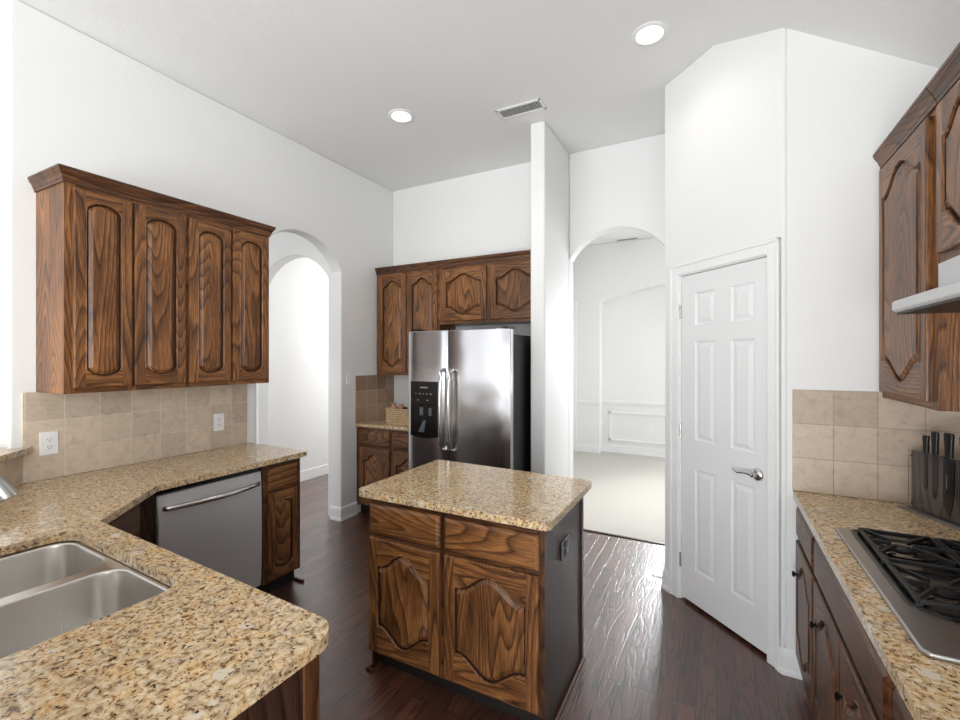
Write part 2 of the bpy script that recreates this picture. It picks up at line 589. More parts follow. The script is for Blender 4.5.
# vestibule behind: second arch at right angles, white hall wall, dropped ceiling
b0, b1 = -4.45, -3.41
pts = [(-4.75, 0.0), (b0, 0.0)] + arc((b0 + b1) / 2, 2.36, (b1 - b0) / 2, 0.275) + [(b1, 0.0), (XL - T, 0.0), (XL - T, ZC), (-4.75, ZC)]
struct(MB().prism(pts, lambda x, z: (x, 3.24, z), lambda x, z: (x, 3.37, z)).build('wall_hallway', M_WALL, bevel=0.012, seg=3),
       'white wall with a second arch seen through the left arch', 'wall')
struct(MB().box(-4.8, -4.66, 3.37, 6.5, 0, ZC).build('wall_hallway_side', M_WALL), 'bright white hall wall seen through both arches on the left', 'wall')
struct(MB().box(-4.8, -4.66, 0.93, 3.24, 0, ZC).build('wall_vestibule', M_WALL), 'white vestibule wall behind the left arch', 'wall')
struct(MB().box(-4.66, -4.645, 3.37, 6.5, 0, 0.13).build('baseboard_hallway', M_TRIM, bevel=0.004), 'white baseboard along the hall wall behind the left arch', 'baseboard')
struct(MB().box(-4.8, XL - T, 6.5, 6.6, 0, ZC).build('wall_hallway_end', M_WALL))

# fridge wall, partition, hall arch wall
struct(MB().box(XL, -1.19, YB, YB + 0.13, 0, ZC).build('wall_back', M_WALL), 'white wall behind the refrigerator and wall cabinets', 'wall')
struct(MB().box(-1.31, -1.19, 3.34, YB, 0, ZC).build('wall_partition', M_WALL, bevel=0.015, seg=3), 'narrow white partition wall beside the refrigerator', 'wall')
h0, h1 = -1.19, -0.355
pts = [(h0, ZC), (h0, 2.45)] + arc((h0 + h1) / 2, 2.45, (h1 - h0) / 2, 0.25)[1:] + [(h1, 0.0), (-0.2, 0.0), (-0.2, ZC)]
struct(MB().prism(pts, lambda x, z: (x, YB, z), lambda x, z: (x, YB + 0.13, z)).build('wall_hall', M_WALL, bevel=0.012, seg=3),
       'white wall above the tall arched opening to the dining room', 'wall')

# pantry: 45 degree wall with door opening, plus its left return
K = 2.985
PO = Vector((-0.315, 3.30, 0)); PD = Vector((1, -1, 0)).normalized(); PN = Vector((1, 1, 0)).normalized()
PL = sqrt(2) * (K - YR + 0.315)      # wall length
ds0, ds1, dh = 0.125, 0.790, 2.115
P3 = lambda s, z, d=0.0: tuple(PO + PD * s + PN * d + Vector((0, 0, z)))
pts = [(0, 0), (ds0, 0), (ds0, dh), (ds1, dh), (ds1, 0), (PL, 0), (PL, ZC), (0, ZC)]
struct(MB().prism(pts, lambda s, z: P3(s, z), lambda s, z: P3(s, z, 0.12)).build('wall_pantry', M_WALL, bevel=0.012, seg=3),
       'white angled pantry wall holding the six panel door', 'wall')
struct(MB().box(PO.x, PO.x + 0.12, PO.y + 0.012, YB, 0, ZC).build('wall_pantry_side', M_WALL))
xr0 = K - YR
struct(MB().box(xr0 + 0.012, XR + 0.14, YR, YR + 0.12, 0, ZC).build('wall_right_return', M_WALL), 'short white wall between the pantry and the right cabinets', 'wall')
struct(MB().box(XR, XR + 0.14, -1.6, YR, 0, ZC).build('wall_right', M_WALL), 'white right wall behind the cooktop', 'wall')
struct(MB().box(-0.195, 2.2, YB, YB + 0.13, 0, ZC).build('wall_dining_near', M_WALL))
struct(MB().box(XR + 0.005, XR + 0.14, YR + 0.125, YB - 0.005, 0, ZC).build('wall_pantry_right', M_WALL))

# dining room
struct(MB().prism([(-2.16, 0), (-1.69, 0)] + arc(-0.35, 2.46, 1.34, 0.26) + [(0.99, 0), (2.2, 0), (2.2, ZC), (-2.16, ZC)],
                  lambda x, z: (x, 7.42, z), lambda x, z: (x, 7.60, z)).build('wall_dining', M_WALL, bevel=0.01),
       'far white dining room wall with a shallow arched recess', 'wall')
struct(MB().box(-2.2, 2.2, 7.60, 7.72, 0, ZC).build('wall_dining_recess', M_WALL))
struct(MB().box(-2.30, -2.16, YB + 0.13, 7.72, 0, ZC).build('wall_dining_left', M_WALL))
struct(MB().box(2.2, 2.32, YB, 7.72, 0, ZC).build('wall_dining_right', M_WALL))
mb = MB()
mb.box(-2.16, -2.07, 7.395, 7.42, 0, 2.5)
struct(mb.build('trim_dining_casing', M_TRIM, bevel=0.004), 'white casing at the left end of the far dining wall', 'casing')
for nm, x0, x1, y in (('left', -2.07, -1.69, 7.42), ('recess', -1.69, 0.99, 7.60)):
    mb = MB()
    mb.box(x0, x1, y - 0.03, y, 0.83, 0.86); mb.box(x0, x1, y - 0.016, y, 0.80, 0.83)
    struct(mb.build('trim_chair_rail_' + nm, M_TRIM, bevel=0.004),
           'white chair rail across the ' + ('dining recess wall' if nm == 'recess' else 'dining wall left of the recess'), 'chair rail')
    struct(MB().box(x0, x1, y - 0.016, y, 0, 0.13).build('baseboard_dining_' + nm, M_TRIM, bevel=0.004),
           'white baseboard under the ' + ('dining recess wall' if nm == 'recess' else 'dining wall left of the recess'), 'baseboard')
mb = MB()
x0, x1, z0, z1, y = -1.58, 0.2, 0.20, 0.68, 7.60
for (u0, u1, w0, w1) in ((x0, x1, z0, z0 + 0.03), (x0, x1, z1 - 0.03, z1), (x0, x0 + 0.03, z0, z1), (x1 - 0.03, x1, z0, z1)):
    mb.box(u0, u1, y - 0.022, y, w0, w1)
struct(mb.build('trim_wainscot', M_TRIM, bevel=0.004), 'white rectangular picture frame moulding below the chair rail', 'moulding')

# baseboards
def base_run(nm, path, side, lbl):
    """path: floor polyline; board stands on the given side (left=+1) of the path"""
    mb = MB()
    n = len(path)
    P = [Vector((*p, 0)) for p in path]
    offs = []
    for i in range(n):
        ds = []
        if i: ds.append((P[i] - P[i - 1]).normalized())
        if i < n - 1: ds.append((P[i + 1] - P[i]).normalized())
        ns = [Vector((-d.y, d.x, 0)) * side for d in ds]
        a = sum(ns, Vector()).normalized()
        offs.append(a / max(0.4, a.dot(ns[0])))
    prof = [(0, 0.0), (0.022, 0.0), (0.022, 0.018), (0.014, 0.03), (0.014, 0.095), (0.011, 0.112), (0.005, 0.125), (0.0, 0.128)]
    lps = [[tuple(P[i] + offs[i] * t + Vector((0, 0, z))) for (t, z) in prof] for i in range(n)]
    m = len(prof)
    b = len(mb.v)
    for l in lps: mb.v += l
    for i in range(n - 1):
        for k in range(m):
            j = (k + 1) % m
            mb.face([b + i * m + k, b + i * m + j, b + (i + 1) * m + j, b + (i + 1) * m + k])
    mb.face([b + k for k in range(m)]); mb.face([b + (n - 1) * m + k for k in reversed(range(m))])
    struct(mb.build('baseboard_' + nm, M_TRIM), lbl, 'baseboard')


base_run('left', [(XL, 3.415), (XL, a1), (XL - T, a1)], 1, 'white baseboard wrapping the wall end beside the left arch')
base_run('partition', [(-1.31, 3.45), (-1.31, 3.34), (-1.19, 3.34), (-1.19, YB + 0.13)], -1, 'white baseboard around the partition wall by the refrigerator')
base_run('hall', [(-0.2, YB), (h1, YB), (h1, YB + 0.13)], 1, 'white baseboard at the right foot of the hall arch')
p_l0 = P3(0.066, 0)[:2]
base_run('pantry_left', [(PO.x, YB), (PO.x, PO.y), p_l0], -1, 'white baseboard at the corner left of the pantry door')
p_r0 = P3(0.845, 0)[:2]
base_run('pantry_right', [p_r0, (xr0, YR), (0.44, YR)], -1, 'white baseboard right of the pantry door')

# pantry door
cas = 0.07
mb = MB()
for (s0, s1, z0, z1) in ((ds0 - cas + 0.01, ds0 + 0.012, 0, dh + cas - 0.01), (ds1 - 0.012, ds1 + cas - 0.01, 0, dh + cas - 0.01), (ds0 + 0.012, ds1 - 0.012, dh - 0.012, dh + cas - 0.01)):
    mb.prism([(s0, z0), (s1, z0), (s1, z1), (s0, z1)], lambda s, z: P3(s, z, -0.014), lambda s, z: P3(s, z, 0.0))
for (s0, s1, z0, z1) in ((ds0 - cas + 0.01, ds0 - cas + 0.03, 0, dh + cas - 0.01), (ds1 + cas - 0.03, ds1 + cas - 0.01, 0, dh + cas - 0.01), (ds0 - cas + 0.01, ds1 + cas - 0.01, dh + cas - 0.03, dh + cas - 0.01)):
    mb.prism([(s0, z0), (s1, z0), (s1, z1), (s0, z1)], lambda s, z: P3(s, z, -0.022), lambda s, z: P3(s, z, 0.0))
for (s0, s1, z0, z1) in ((ds0, ds0 + 0.018, 0, dh), (ds1 - 0.018, ds1, 0, dh), (ds0, ds1, dh - 0.018, dh)):
    mb.prism([(s0, z0), (s1, z0), (s1, z1), (s0, z1)], lambda s, z: P3(s, z, 0.0), lambda s, z: P3(s, z, 0.12))
struct(mb.build('trim_pantry_casing', M_TRIM, bevel=0.005), 'white moulded casing around the pantry door', 'door casing')

D = thing('door_1', 'white six panel pantry door with a lever handle', 'door', P3(ds0 + 0.021, 0.022), -pi / 4)
D['kind'] = 'structure'
dw, dz1 = ds1 - ds0 - 0.042, dh - 0.018 - 0.003 - 0.022


def panel_door_mesh(w, h, cols, rows, t=0.035):
    mb = MB()
    xs = [0.0]
    for (c0, c1) in cols: xs += [c0, c1]
    xs.append(w)
    zs = [0.0]
    for (r0, r1) in rows: zs += [r0, r1]
    zs.append(h)
    y0 = 0.012
    for i in range(len(xs) - 1):
        for j in range(len(zs) - 1):
            X0, X1, Z0, Z1 = xs[i], xs[i + 1], zs[j], zs[j + 1]
            if i % 2 and j % 2:
                rect = lambda d, y: [(X0 + d, y, Z0 + d), (X1 - d, y, Z0 + d), (X1 - d, y, Z1 - d), (X0 + d, y, Z1 - d)]
                mb.loops([rect(0, y0), rect(0.004, y0 + 0.006), rect(0.014, y0 + 0.009), rect(0.040, y0 + 0.002)], cap1=True)
            else:
                b = len(mb.v)
                mb.v += [(X0, y0, Z0), (X1, y0, Z0), (X1, y0, Z1), (X0, y0, Z1)]
                mb.face([b, b + 1, b + 2, b + 3])
    mb.box(0, w, y0 + 0.012, y0 + t, 0, h)
    for (x0, x1, z0, z1) in ((0, 0.001, 0, h), (w - 0.001, w, 0, h), (0, w, h - 0.001, h), (0, w, 0, 0.001)):
        mb.box(x0, x1, y0, y0 + 0.012, z0, z1)
    return mb


def slab_face(o):
    return o


pd = panel_door_mesh(dw, dz1, [(0.115, 0.27), (0.385, 0.54)], [(0.21, 0.85), (1.03, 1.65), (1.75, 1.955)])
pd.build('door_slab', M_DOOR, D)
for z in (0.235, 1.075, 1.845):
    MB().tube([(-0.004, 0.004, z - 0.045), (-0.004, 0.004, z + 0.045)], 0.006, 10).build('hinge', M_CHROME, D, smooth=True)
mb = MB()
hx, hz = dw - 0.062, 0.925
mb.lathe([(0.0, 0.013), (0.034, 0.012), (0.034, 0.006), (0.028, -0.002), (0.014, -0.006), (0.012, -0.035), (0.0, -0.036)], 24, 'Y', (hx, 0, hz))
path = [(hx, -0.032, hz), (hx - 0.03, -0.036, hz + 0.004), (hx - 0.06, -0.036, hz + 0.001), (hx - 0.09, -0.035, hz - 0.006), (hx - 0.115, -0.033, hz + 0.002), (hx - 0.122, -0.032, hz + 0.010)]
mb.tube(path, [0.008, 0.0075, 0.0065, 0.0055, 0.005, 0.0035], 12)
mb.build('door_handle', M_CHROME, D, smooth=True)['label'] = 'satin nickel lever handle'

# door stop at the pantry corner
dsx, dsy = PO.x - 0.0165, PO.y + 0.02
mb = MB()
mb.lathe([(0.011, 0.003), (0.011, -0.006), (0.006, -0.010), (0.005, -0.055), (0.008, -0.057), (0.008, -0.070), (0.0, -0.072)], 16, 'X', (dsx, dsy, 0.055))
tag(mb.build('door_stop', M_CHROME, smooth=True), 'small metal door stop on the baseboard left of the pantry door', 'door stop')

# ------------------------------------------------------------------ cabinets
def offset_loop(pts, d):
    n = len(pts); out = []
    for i in range(n):
        p0, p1, p2 = Vector(pts[i - 1]), Vector(pts[i]), Vector(pts[(i + 1) % n])
        e1, e2 = (p1 - p0), (p2 - p1)
        if e1.length < 1e-9: e1 = e2
        if e2.length < 1e-9: e2 = e1
        n1 = Vector((-e1.y, e1.x)).normalized(); n2 = Vector((-e2.y, e2.x)).normalized()
        a = (n1 + n2)
        a = a.normalized() if a.length > 1e-6 else n1
        q = p1 + a * (d / max(0.5, a.dot(n1)))
        out.append((q.x, q.y))
    return out


def curve_fn(style):
    if style == 'arch':
        return lambda t: sqrt(max(0, 1 - (2 * t - 1) ** 2 * 0.92)) * 1.0
    if style == 'flat':
        return lambda t: 0.0

    def bell(t):
        s = min(1, max(0, (t - 0.07) / 0.86))
        return (0.5 - 0.5 * cos(2 * pi * s)) ** 0.9
    return bell


def cab_door(cab, x0, x1, z0, z1, style='bell', rise=None, mats=None, knob=None, rail=0.052, stile=0.052):
    """raised panel door: frame (rails + stiles) with a shaped opening, the panel its sub-part"""
    wz, wx = mats or (M_WZ, M_WX)
    w = x1 - x0
    stile = min(stile, w * 0.185)
    rise = rise if rise is not None else min(0.078, (w - 2 * stile) * 0.25)
    yb, yf = 0.0, -0.020
    px0, px1 = x0 + stile, x1 - stile
    fn = curve_fn(style)
    N = 24
    ts = [k / N for k in range(N + 1)]
    f0 = fn(0)
    top = [(px0 + (px1 - px0) * t, z1 - rail - rise * (1 - (fn(t) - f0) / max(1e-6, 1 - f0))) for t in ts]
    bot = [(px0 + (px1 - px0) * t, z0 + rail + rise * (1 - (fn(t) - f0) / max(1e-6, 1 - f0))) for t in ts]
    if style == 'flat':
        top = [(px0 + (px1 - px0) * t, z1 - rail) for t in ts]
        bot = [(px0 + (px1 - px0) * t, z0 + rail) for t in ts]
    mb = MB()
    ch = 0.006

    def quad(a, b, c, d, mi):
        n = len(mb.v); mb.v.extend([a, b, c, d]); mb.face([n, n + 1, n + 2, n + 3], mi)
    # stiles
    for (u0, u1) in ((x0 + ch, px0), (px1, x1 - ch)):
        quad((u0, yf, z0 + ch), (u1, yf, z0 + ch), (u1, yf, z1 - ch), (u0, yf, z1 - ch), 0)
    # rails
    for k in range(N):
        (a, za), (b, zb) = top[k], top[k + 1]
        quad((a, yf, za), (b, yf, zb), (b, yf, z1 - ch), (a, yf, z1 - ch), 1)
        (a, za), (b, zb) = bot[k], bot[k + 1]
        quad((a, yf, z0 + ch), (b, yf, z0 + ch), (b, yf, zb), (a, yf, za), 1)
    # eased edge, sides, back
    R = lambda d, y: [(x0 + d, y, z0 + d), (x1 - d, y, z0 + d), (x1 - d, y, z1 - d), (x0 + d, y, z1 - d)]
    mb.loops([R(ch, yf), R(ch * 0.3, yf + 0.002), R(0, yf + 0.007), R(0, yb)], 0, cap1=True)
    # inner lip around the opening
    loop = bot + list(reversed(top))
    L0 = [(x, yf, z) for x, z in loop]
    o1 = offset_loop(loop, -0.004)
    o2 = offset_loop(loop, 0.0)
    Lr = offset_loop(loop, 0.004)
    mb.loops([L0, [(x, yf - 0.0035, z) for x, z in offset_loop(loop, 0.0025)], [(x, yf - 0.0005, z) for x, z in offset_loop(loop, 0.0055)],
              [(x, yf + 0.004, z) for x, z in offset_loop(loop, 0.0065)]], 0, cap1=False)
    mb.loops([[(x, yf + 0.004, z) for x, z in offset_loop(loop, 0.0065)], [(x, yf + 0.012, z) for x, z in offset_loop(loop, 0.0075)]], 2, cap1=False)
    fr = mb.build('door', [wz, wx, M_XZ], cab)
    pm = MB()
    i0 = offset_loop(loop, 0.006); i1 = offset_loop(loop, 0.0105); i2 = offset_loop(loop, 0.028); i3 = offset_loop(loop, 0.031)
    i1 = offset_loop(loop, 0.012); i4 = offset_loop(loop, 0.014)
    pm.loops([[(x, yf + 0.0125, z) for x, z in i0], [(x, yf + 0.0120, z) for x, z in i1], [(x, yf + 0.0095, z) for x, z in i4]], 1, cap1=False)
    pm.loops([[(x, yf + 0.0095, z) for x, z in i4], [(x, yf + 0.0015, z) for x, z in i2], [(x, yf - 0.001, z) for x, z in i3]], 0, cap1=True)
    pm.build('raised_panel', [wz, M_XZ], fr)
    if knob:
        kx, kz = knob
        MB().lathe([(0.0, 0.0), (0.006, 0.0), (0.006, -0.009), (0.013, -0.013), (0.014, -0.018), (0.009, -0.022), (0.0, -0.023)], 18, 'Y',
                   (kx, yf, kz)).build('knob', M_KNOB, fr, smooth=True)
    return fr


def drawer(cab, x0, x1, z0, z1, mat=None):
    R = lambda d, y: [(x0 + d, y, z0 + d), (x1 - d, y, z0 + d), (x1 - d, y, z1 - d), (x0 + d, y, z1 - d)]
    return MB().loops([R(0, 0), R(0, -0.010), R(0.004, -0.014), R(0.014, -0.019), R(0.016, -0.020)], cap0=True).build('drawer_front', mat or M_WX, cab)


def crown(cab, x0, x1, z, mat, ret0=None, ret1=None):
    """crown moulding along the front at height z; ret0/ret1 = depth of the return at that end"""
    prof = [(0.0, 0.0), (-0.008, 0.0), (-0.008, 0.012), (-0.012, 0.018), (-0.016, 0.032), (-0.025, 0.046), (-0.029, 0.050), (-0.029, 0.057), (-0.033, 0.060), (-0.033, 0.071), (0.0, 0.071)]
    mb = MB()
    path = []
    if ret0: path.append(('s0', ret0))
    m = len(prof)
    secs = []
    if ret0:
        secs.append([(x0 + p, ret0, z + h) for p, h in prof])
        secs.append([(x0 + p, p, z + h) for p, h in prof])
    else:
        secs.append([(x0, p, z + h) for p, h in prof])
    if ret1:
        secs.append([(x1 - p, p, z + h) for p, h in prof])
        secs.append([(x1 - p, ret1, z + h) for p, h in prof])
    else:
        secs.append([(x1, p, z + h) for p, h in prof])
    mb.loops(secs, cap0=True, cap1=True)
    return mb.build('crown_moulding', mat, cab)


def body(cab, w, depth, z0, z1, mats=(M_DZ, M_DZ), x0=0.0):
    mb = MB()
    mb.box(x0 + 0.0005, x0 + w - 0.0005, 0.0192, depth, z0 + 0.0005, z1 - 0.0005, 1)
    mb.build('cabinet_box', list(mats), cab)


def face_frame(cab, w, z0, z1, stiles, rails, mat=(M_DZ, M_DX), x0=0.0):
    """stiles: [(xa,xb)]; rails: [(za,zb)]"""
    mb = MB()
    for a, b in stiles: mb.box(x0 + a, x0 + b, 0.0, 0.019, z0, z1, 0)
    for a, b in rails: mb.box(x0 + 0.002, x0 + w - 0.002, 0.0004, 0.0188, max(a, z0 + 0.0006), min(b, z1 - 0.0006), 1)
    mb.box(x0 + 0.001, x0 + w - 0.001, 0.016, 0.0186, z0 + 0.001, z1 - 0.001, 0)
    return mb.build('face_frame', list(mat), cab)


def base_cab(name, label, loc, rotz, w, depth, cols, knobs=(), toe=0.10, style='bell', tone='mid', zt=0.881, group=None, inset=False):
    """floor cabinet: cols = [(x0, x1)] each with drawer front over a door"""
    c = thing(name, label, 'cabinet', loc, rotz, group)
    body(c, w - 0.026 if inset else w, depth, toe, zt, (M_XZ, M_XZ), 0.013 if inset else 0.0)
    st = [(0, cols[0][0] + 0.012)] + [(cols[k][1] - 0.012, cols[k + 1][0] + 0.012) for k in range(len(cols) - 1)] + [(cols[-1][1] - 0.012, w)]
    face_frame(c, w, toe, zt, st, [(toe, toe + 0.035), (0.665, 0.715), (0.835, zt)])
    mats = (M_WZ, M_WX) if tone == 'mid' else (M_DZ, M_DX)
    for k, (x0, x1) in enumerate(cols):
        drawer(c, x0, x1, 0.70, 0.846, mats[1])
        cab_door(c, x0, x1, 0.118, 0.680, style, mats=mats, knob=knobs[k] if k < len(knobs) else None)
    MB().box(0.0, w, 0.06, depth - 0.02, 0.0, toe).build('toe_kick', M_TOE, c)
    return c


def wall_cab(name, label, loc, rotz, w, depth, z0, z1, doors, style, ret=(None, None), group=None, rise=None):
    c = thing(name, label, 'cabinet', loc, rotz, group)
    body(c, w, depth, z0, z1, (M_WZ, M_WZ))
    st = [(0, doors[0][0] + 0.012)] + [(doors[k][1] - 0.012, doors[k + 1][0] + 0.012) for k in range(len(doors) - 1)] + [(doors[-1][1] - 0.012, w)]
    face_frame(c, w, z0, z1, st, [(z0, z0 + 0.045), (z1 - 0.05, z1)], (M_WZ, M_WX))
    for (x0, x1) in doors:
        cab_door(c, x0, x1, z0 + 0.028, z1 - 0.038, style, rise=rise)
    crown(c, 0, w, z1 - 0.02, M_DX, *ret)
    return c


# left wall cabinet (faces +X): local x runs along +Y
wall_cab('wall_cabinet', 'oak wall cabinet with four tall doors on the left wall', (-2.87, 1.015, 0), pi / 2, 1.155, 0.33, 1.387, 2.465,
         [(0.032, 0.288), (0.300, 0.572), (0.592, 0.860), (0.872, 1.142)], 'arch', (0.33, 0.33), rise=0.045)
# back wall cabinets (face -Y)
wall_cab('wall_cabinet', 'tall narrow oak wall cabinet with two doors left of the refrigerator', (-3.172, 3.69, 0), 0, 0.782, 0.31, 1.387, 2.455,
         [(0.035, 0.388), (0.407, 0.762)], 'bell')
wall_cab('wall_cabinet', 'short oak wall cabinet with two doors above the refrigerator', (-2.387, 3.69, 0), 0, 1.075, 0.31, 1.89, 2.455,
         [(0.028, 0.515), (0.56, 1.045)], 'bell', rise=0.07)
# right wall cabinets (face -X): local x runs along -Y
wall_cab('wall_cabinet', 'tall oak wall cabinet on the right wall left of the range hood', (0.67, YR - 0.002, 0), -pi / 2, 0.60, 0.33, 1.387, 2.455,
         [(0.035, 0.555)], 'bell', rise=0.085)
wall_cab('wall_cabinet', 'oak wall cabinet above the range hood cut by the photo edge', (0.67, 2.082, 0), -pi / 2, 0.76, 0.33, 1.89, 2.455,
         [(0.03, 0.37), (0.39, 0.73)], 'bell', rise=0.07)

# left run
base_cab('base_cabinet', 'narrow oak base cabinet at the end of the left counter beside the dishwasher', (-2.585, 1.912, 0), pi / 2, 0.29, 0.61,
         [(0.03, 0.262)], style='arch')
# diagonal corner base
cang = atan2(1.25 - 0.90, -2.585 + 2.235)
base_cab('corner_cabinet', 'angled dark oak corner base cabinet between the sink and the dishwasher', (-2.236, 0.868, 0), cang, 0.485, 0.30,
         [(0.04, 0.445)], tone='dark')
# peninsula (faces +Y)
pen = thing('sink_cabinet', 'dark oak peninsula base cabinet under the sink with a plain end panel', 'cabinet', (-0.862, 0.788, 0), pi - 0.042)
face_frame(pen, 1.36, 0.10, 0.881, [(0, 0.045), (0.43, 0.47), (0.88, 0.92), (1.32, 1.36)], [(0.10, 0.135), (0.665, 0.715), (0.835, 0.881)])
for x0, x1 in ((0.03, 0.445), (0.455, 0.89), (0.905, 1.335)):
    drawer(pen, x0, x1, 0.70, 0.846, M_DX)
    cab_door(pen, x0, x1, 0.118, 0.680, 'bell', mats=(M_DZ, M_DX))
MB().box(0.0, 0.018, 0.019, 0.62, 0.0, 0.881).build('end_panel', M_XZ, pen)
MB().box(-0.006, 0.0, 0.0, 0.045, 0.0, 0.881).build('corner_stile', M_DZ, pen, bevel=0.002)
MB().box(0.018, 1.36, 0.06, 0.08, 0.0, 0.10).build('toe_kick', M_TOE, pen)
MB().box(0.018, 1.36, 0.60, 0.62, 0.0, 0.881).build('back_panel', M_XZ, pen)

# back base
base_cab('base_cabinet', 'oak base cabinet with two drawers and two doors left of the refrigerator', (-3.2, 3.42, 0), 0, 0.91, 0.58,
         [(0.045, 0.425), (0.455, 0.88)])

# island
isl = base_cab('kitchen_island', 'freestanding oak island cabinet with two drawers and two arched doors', (-1.545, 1.742, 0), 0, 0.925, 0.575,
               [(0.012, 0.425), (0.452, 0.905)], inset=True)
for ch in list(isl.children):
    if ch.name.startswith('toe_kick'):
        bpy.data.objects.remove(ch)
MB().box(0.013, 0.912, 0.07, 0.574, 0.0, 0.099).build('toe_kick', M_TOE, isl)
for xa, xb in ((0.0, 0.012), (0.913, 0.925)):
    MB().box(xa, xb, 0.0195, 0.575, 0.0, 0.881).build('end_panel', M_XZ, isl)
for (xa, xb, ya, yb) in ((0.925, 0.940, 0.0, 0.59), (-0.015, 0.0, 0.0, 0.59), (-0.015, 0.03, -0.015, 0.0)):
    MB().box(xa, xb, ya, yb, 0.0, 0.018).build('shoe_moulding', M_DX, isl, bevel=0.005)
MB().box(0.925, 0.932, 0.548, 0.575, 0.018, 0.881).build('corner_stile', M_XZ, isl)

# right run (faces -X)
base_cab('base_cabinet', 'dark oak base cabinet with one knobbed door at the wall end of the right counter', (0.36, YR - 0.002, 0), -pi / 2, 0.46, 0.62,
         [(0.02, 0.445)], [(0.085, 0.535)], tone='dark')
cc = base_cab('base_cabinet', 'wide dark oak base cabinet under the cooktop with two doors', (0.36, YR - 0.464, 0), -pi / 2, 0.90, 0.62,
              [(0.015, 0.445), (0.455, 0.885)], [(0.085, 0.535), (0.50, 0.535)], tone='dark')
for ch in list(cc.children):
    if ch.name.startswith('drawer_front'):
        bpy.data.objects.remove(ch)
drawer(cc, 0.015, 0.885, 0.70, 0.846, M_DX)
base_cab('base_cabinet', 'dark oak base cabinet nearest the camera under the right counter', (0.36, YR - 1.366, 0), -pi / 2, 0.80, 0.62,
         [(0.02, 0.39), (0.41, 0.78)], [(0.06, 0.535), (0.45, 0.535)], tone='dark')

# ------------------------------------------------------------------ worktops
def slab(name, outer, hole, z0, z1, label, bevel=0.0125):
    bm = bmesh.new()
    def loop(pts):
        vs = [bm.verts.new((x, y, z0)) for x, y in pts]
        return [bm.edges.new((vs[k], vs[(k + 1) % len(vs)])) for k in range(len(vs))]
    es = loop(outer)
    if hole: es += loop(hole)
    bmesh.ops.triangle_fill(bm, use_beauty=True, use_dissolve=False, edges=es)
    g = bmesh.ops.extrude_face_region(bm, geom=bm.faces[:])
    for v in g['geom']:
        if isinstance(v, bmesh.types.BMVert): v.co.z = z1
    bmesh.ops.recalc_face_normals(bm, faces=bm.faces)
    me = bpy.data.meshes.new(name); bm.to_mesh(me); bm.free()
    me.materials.append(M_GRAN)
    o = bpy.data.objects.new(name, me); COL.objects.link(o)
    md = o.modifiers.new('edge', 'BEVEL'); md.width = bevel; md.segments = 4; md.limit_method = 'ANGLE'; md.angle_limit = radians(50)
    for p in me.polygons: p.use_smooth = True
    me.set_sharp_from_angle(angle=radians(60))
    return tag(o, label, 'countertop')


def rrect(cx, cy, hx, hy, r, rot=0.0, n=8):
    out = []
    for (sx, sy, a0) in ((1, 1, 0), (-1, 1, pi / 2), (-1, -1, pi), (1, -1, 3 * pi / 2)):
        for k in range(n + 1):
            a = a0 + pi / 2 * k / n
            out.append((sx * (hx - r) + r * cos(a), sy * (hy - r) + r * sin(a)))
    c, s = cos(rot), sin(rot)
    return [(cx + x * c - y * s, cy + x * s + y * c) for x, y in out]


def fillet(pts, rad):
    """round listed corners of a polygon: pts = [(x, y, r)]"""
    out = []
    n = len(pts)
    for i in range(n):
        x, y, r = pts[i]
        if r <= 0:
            out.append((x, y)); continue
        p = Vector((x, y)); a = (Vector(pts[i - 1][:2]) - p).normalized(); b = (Vector(pts[(i + 1) % n][:2]) - p).normalized()
        ang = a.angle(b); t = r / math.tan(ang / 2)
        s0, s1 = p + a * t, p + b * t
        c = p + (a + b).normalized() * (r / sin(ang / 2))
        v0, v1 = s0 - c, s1 - c
        th0, th1 = atan2(v0.y, v0.x), atan2(v1.y, v1.x)
        d = (th1 - th0 + pi) % (2 * pi) - pi
        for k in range(7):
            th = th0 + d * k / 6
            out.append((c.x + r * cos(th), c.y + r * sin(th)))
    return out


ZT0, ZT1 = 0.881, 0.914
SROT = radians(-2.4)
SC = (-1.785, 0.555)
outer = fillet([(XL + 0.001, 2.238, 0), (-2.537, 2.238, 0.035), (-2.545, 1.275, 0.03), (-2.192, 0.888, 0.02), (-0.815, 0.818, 0.075), (-0.815, 0.145, 0.05),
                (-2.375, 0.135, 0), (XL + 0.001, 0.955, 0)], 0)
slab('countertop', outer, rrect(SC[0], SC[1], 0.412, 0.222, 0.08, SROT), ZT0, ZT1, 'gold granite countertop wrapping the sink peninsula and the left wall')
slab('countertop', fillet([(-1.59, 1.695, 0.035), (-0.585, 1.695, 0.035), (-0.585, 2.405, 0.035), (-1.59, 2.44, 0.035)], 0), None, ZT0, ZT1,
     'gold granite top on the freestanding island')
slab('countertop', fillet([(XL + 0.001, 3.39, 0), (-2.285, 3.39, 0.0), (-2.285, YB - 0.001, 0), (XL + 0.001, YB - 0.001, 0)], 0), None, ZT0, ZT1,
     'small gold granite countertop left of the refrigerator')
slab('countertop', fillet([(0.331, YR - 0.001, 0.01), (0.331, -0.6, 0), (XR - 0.001, -0.6, 0), (XR - 0.001, YR - 0.001, 0)], 0), None, ZT0, ZT1,
     'gold granite countertop along the right wall under the cooktop')

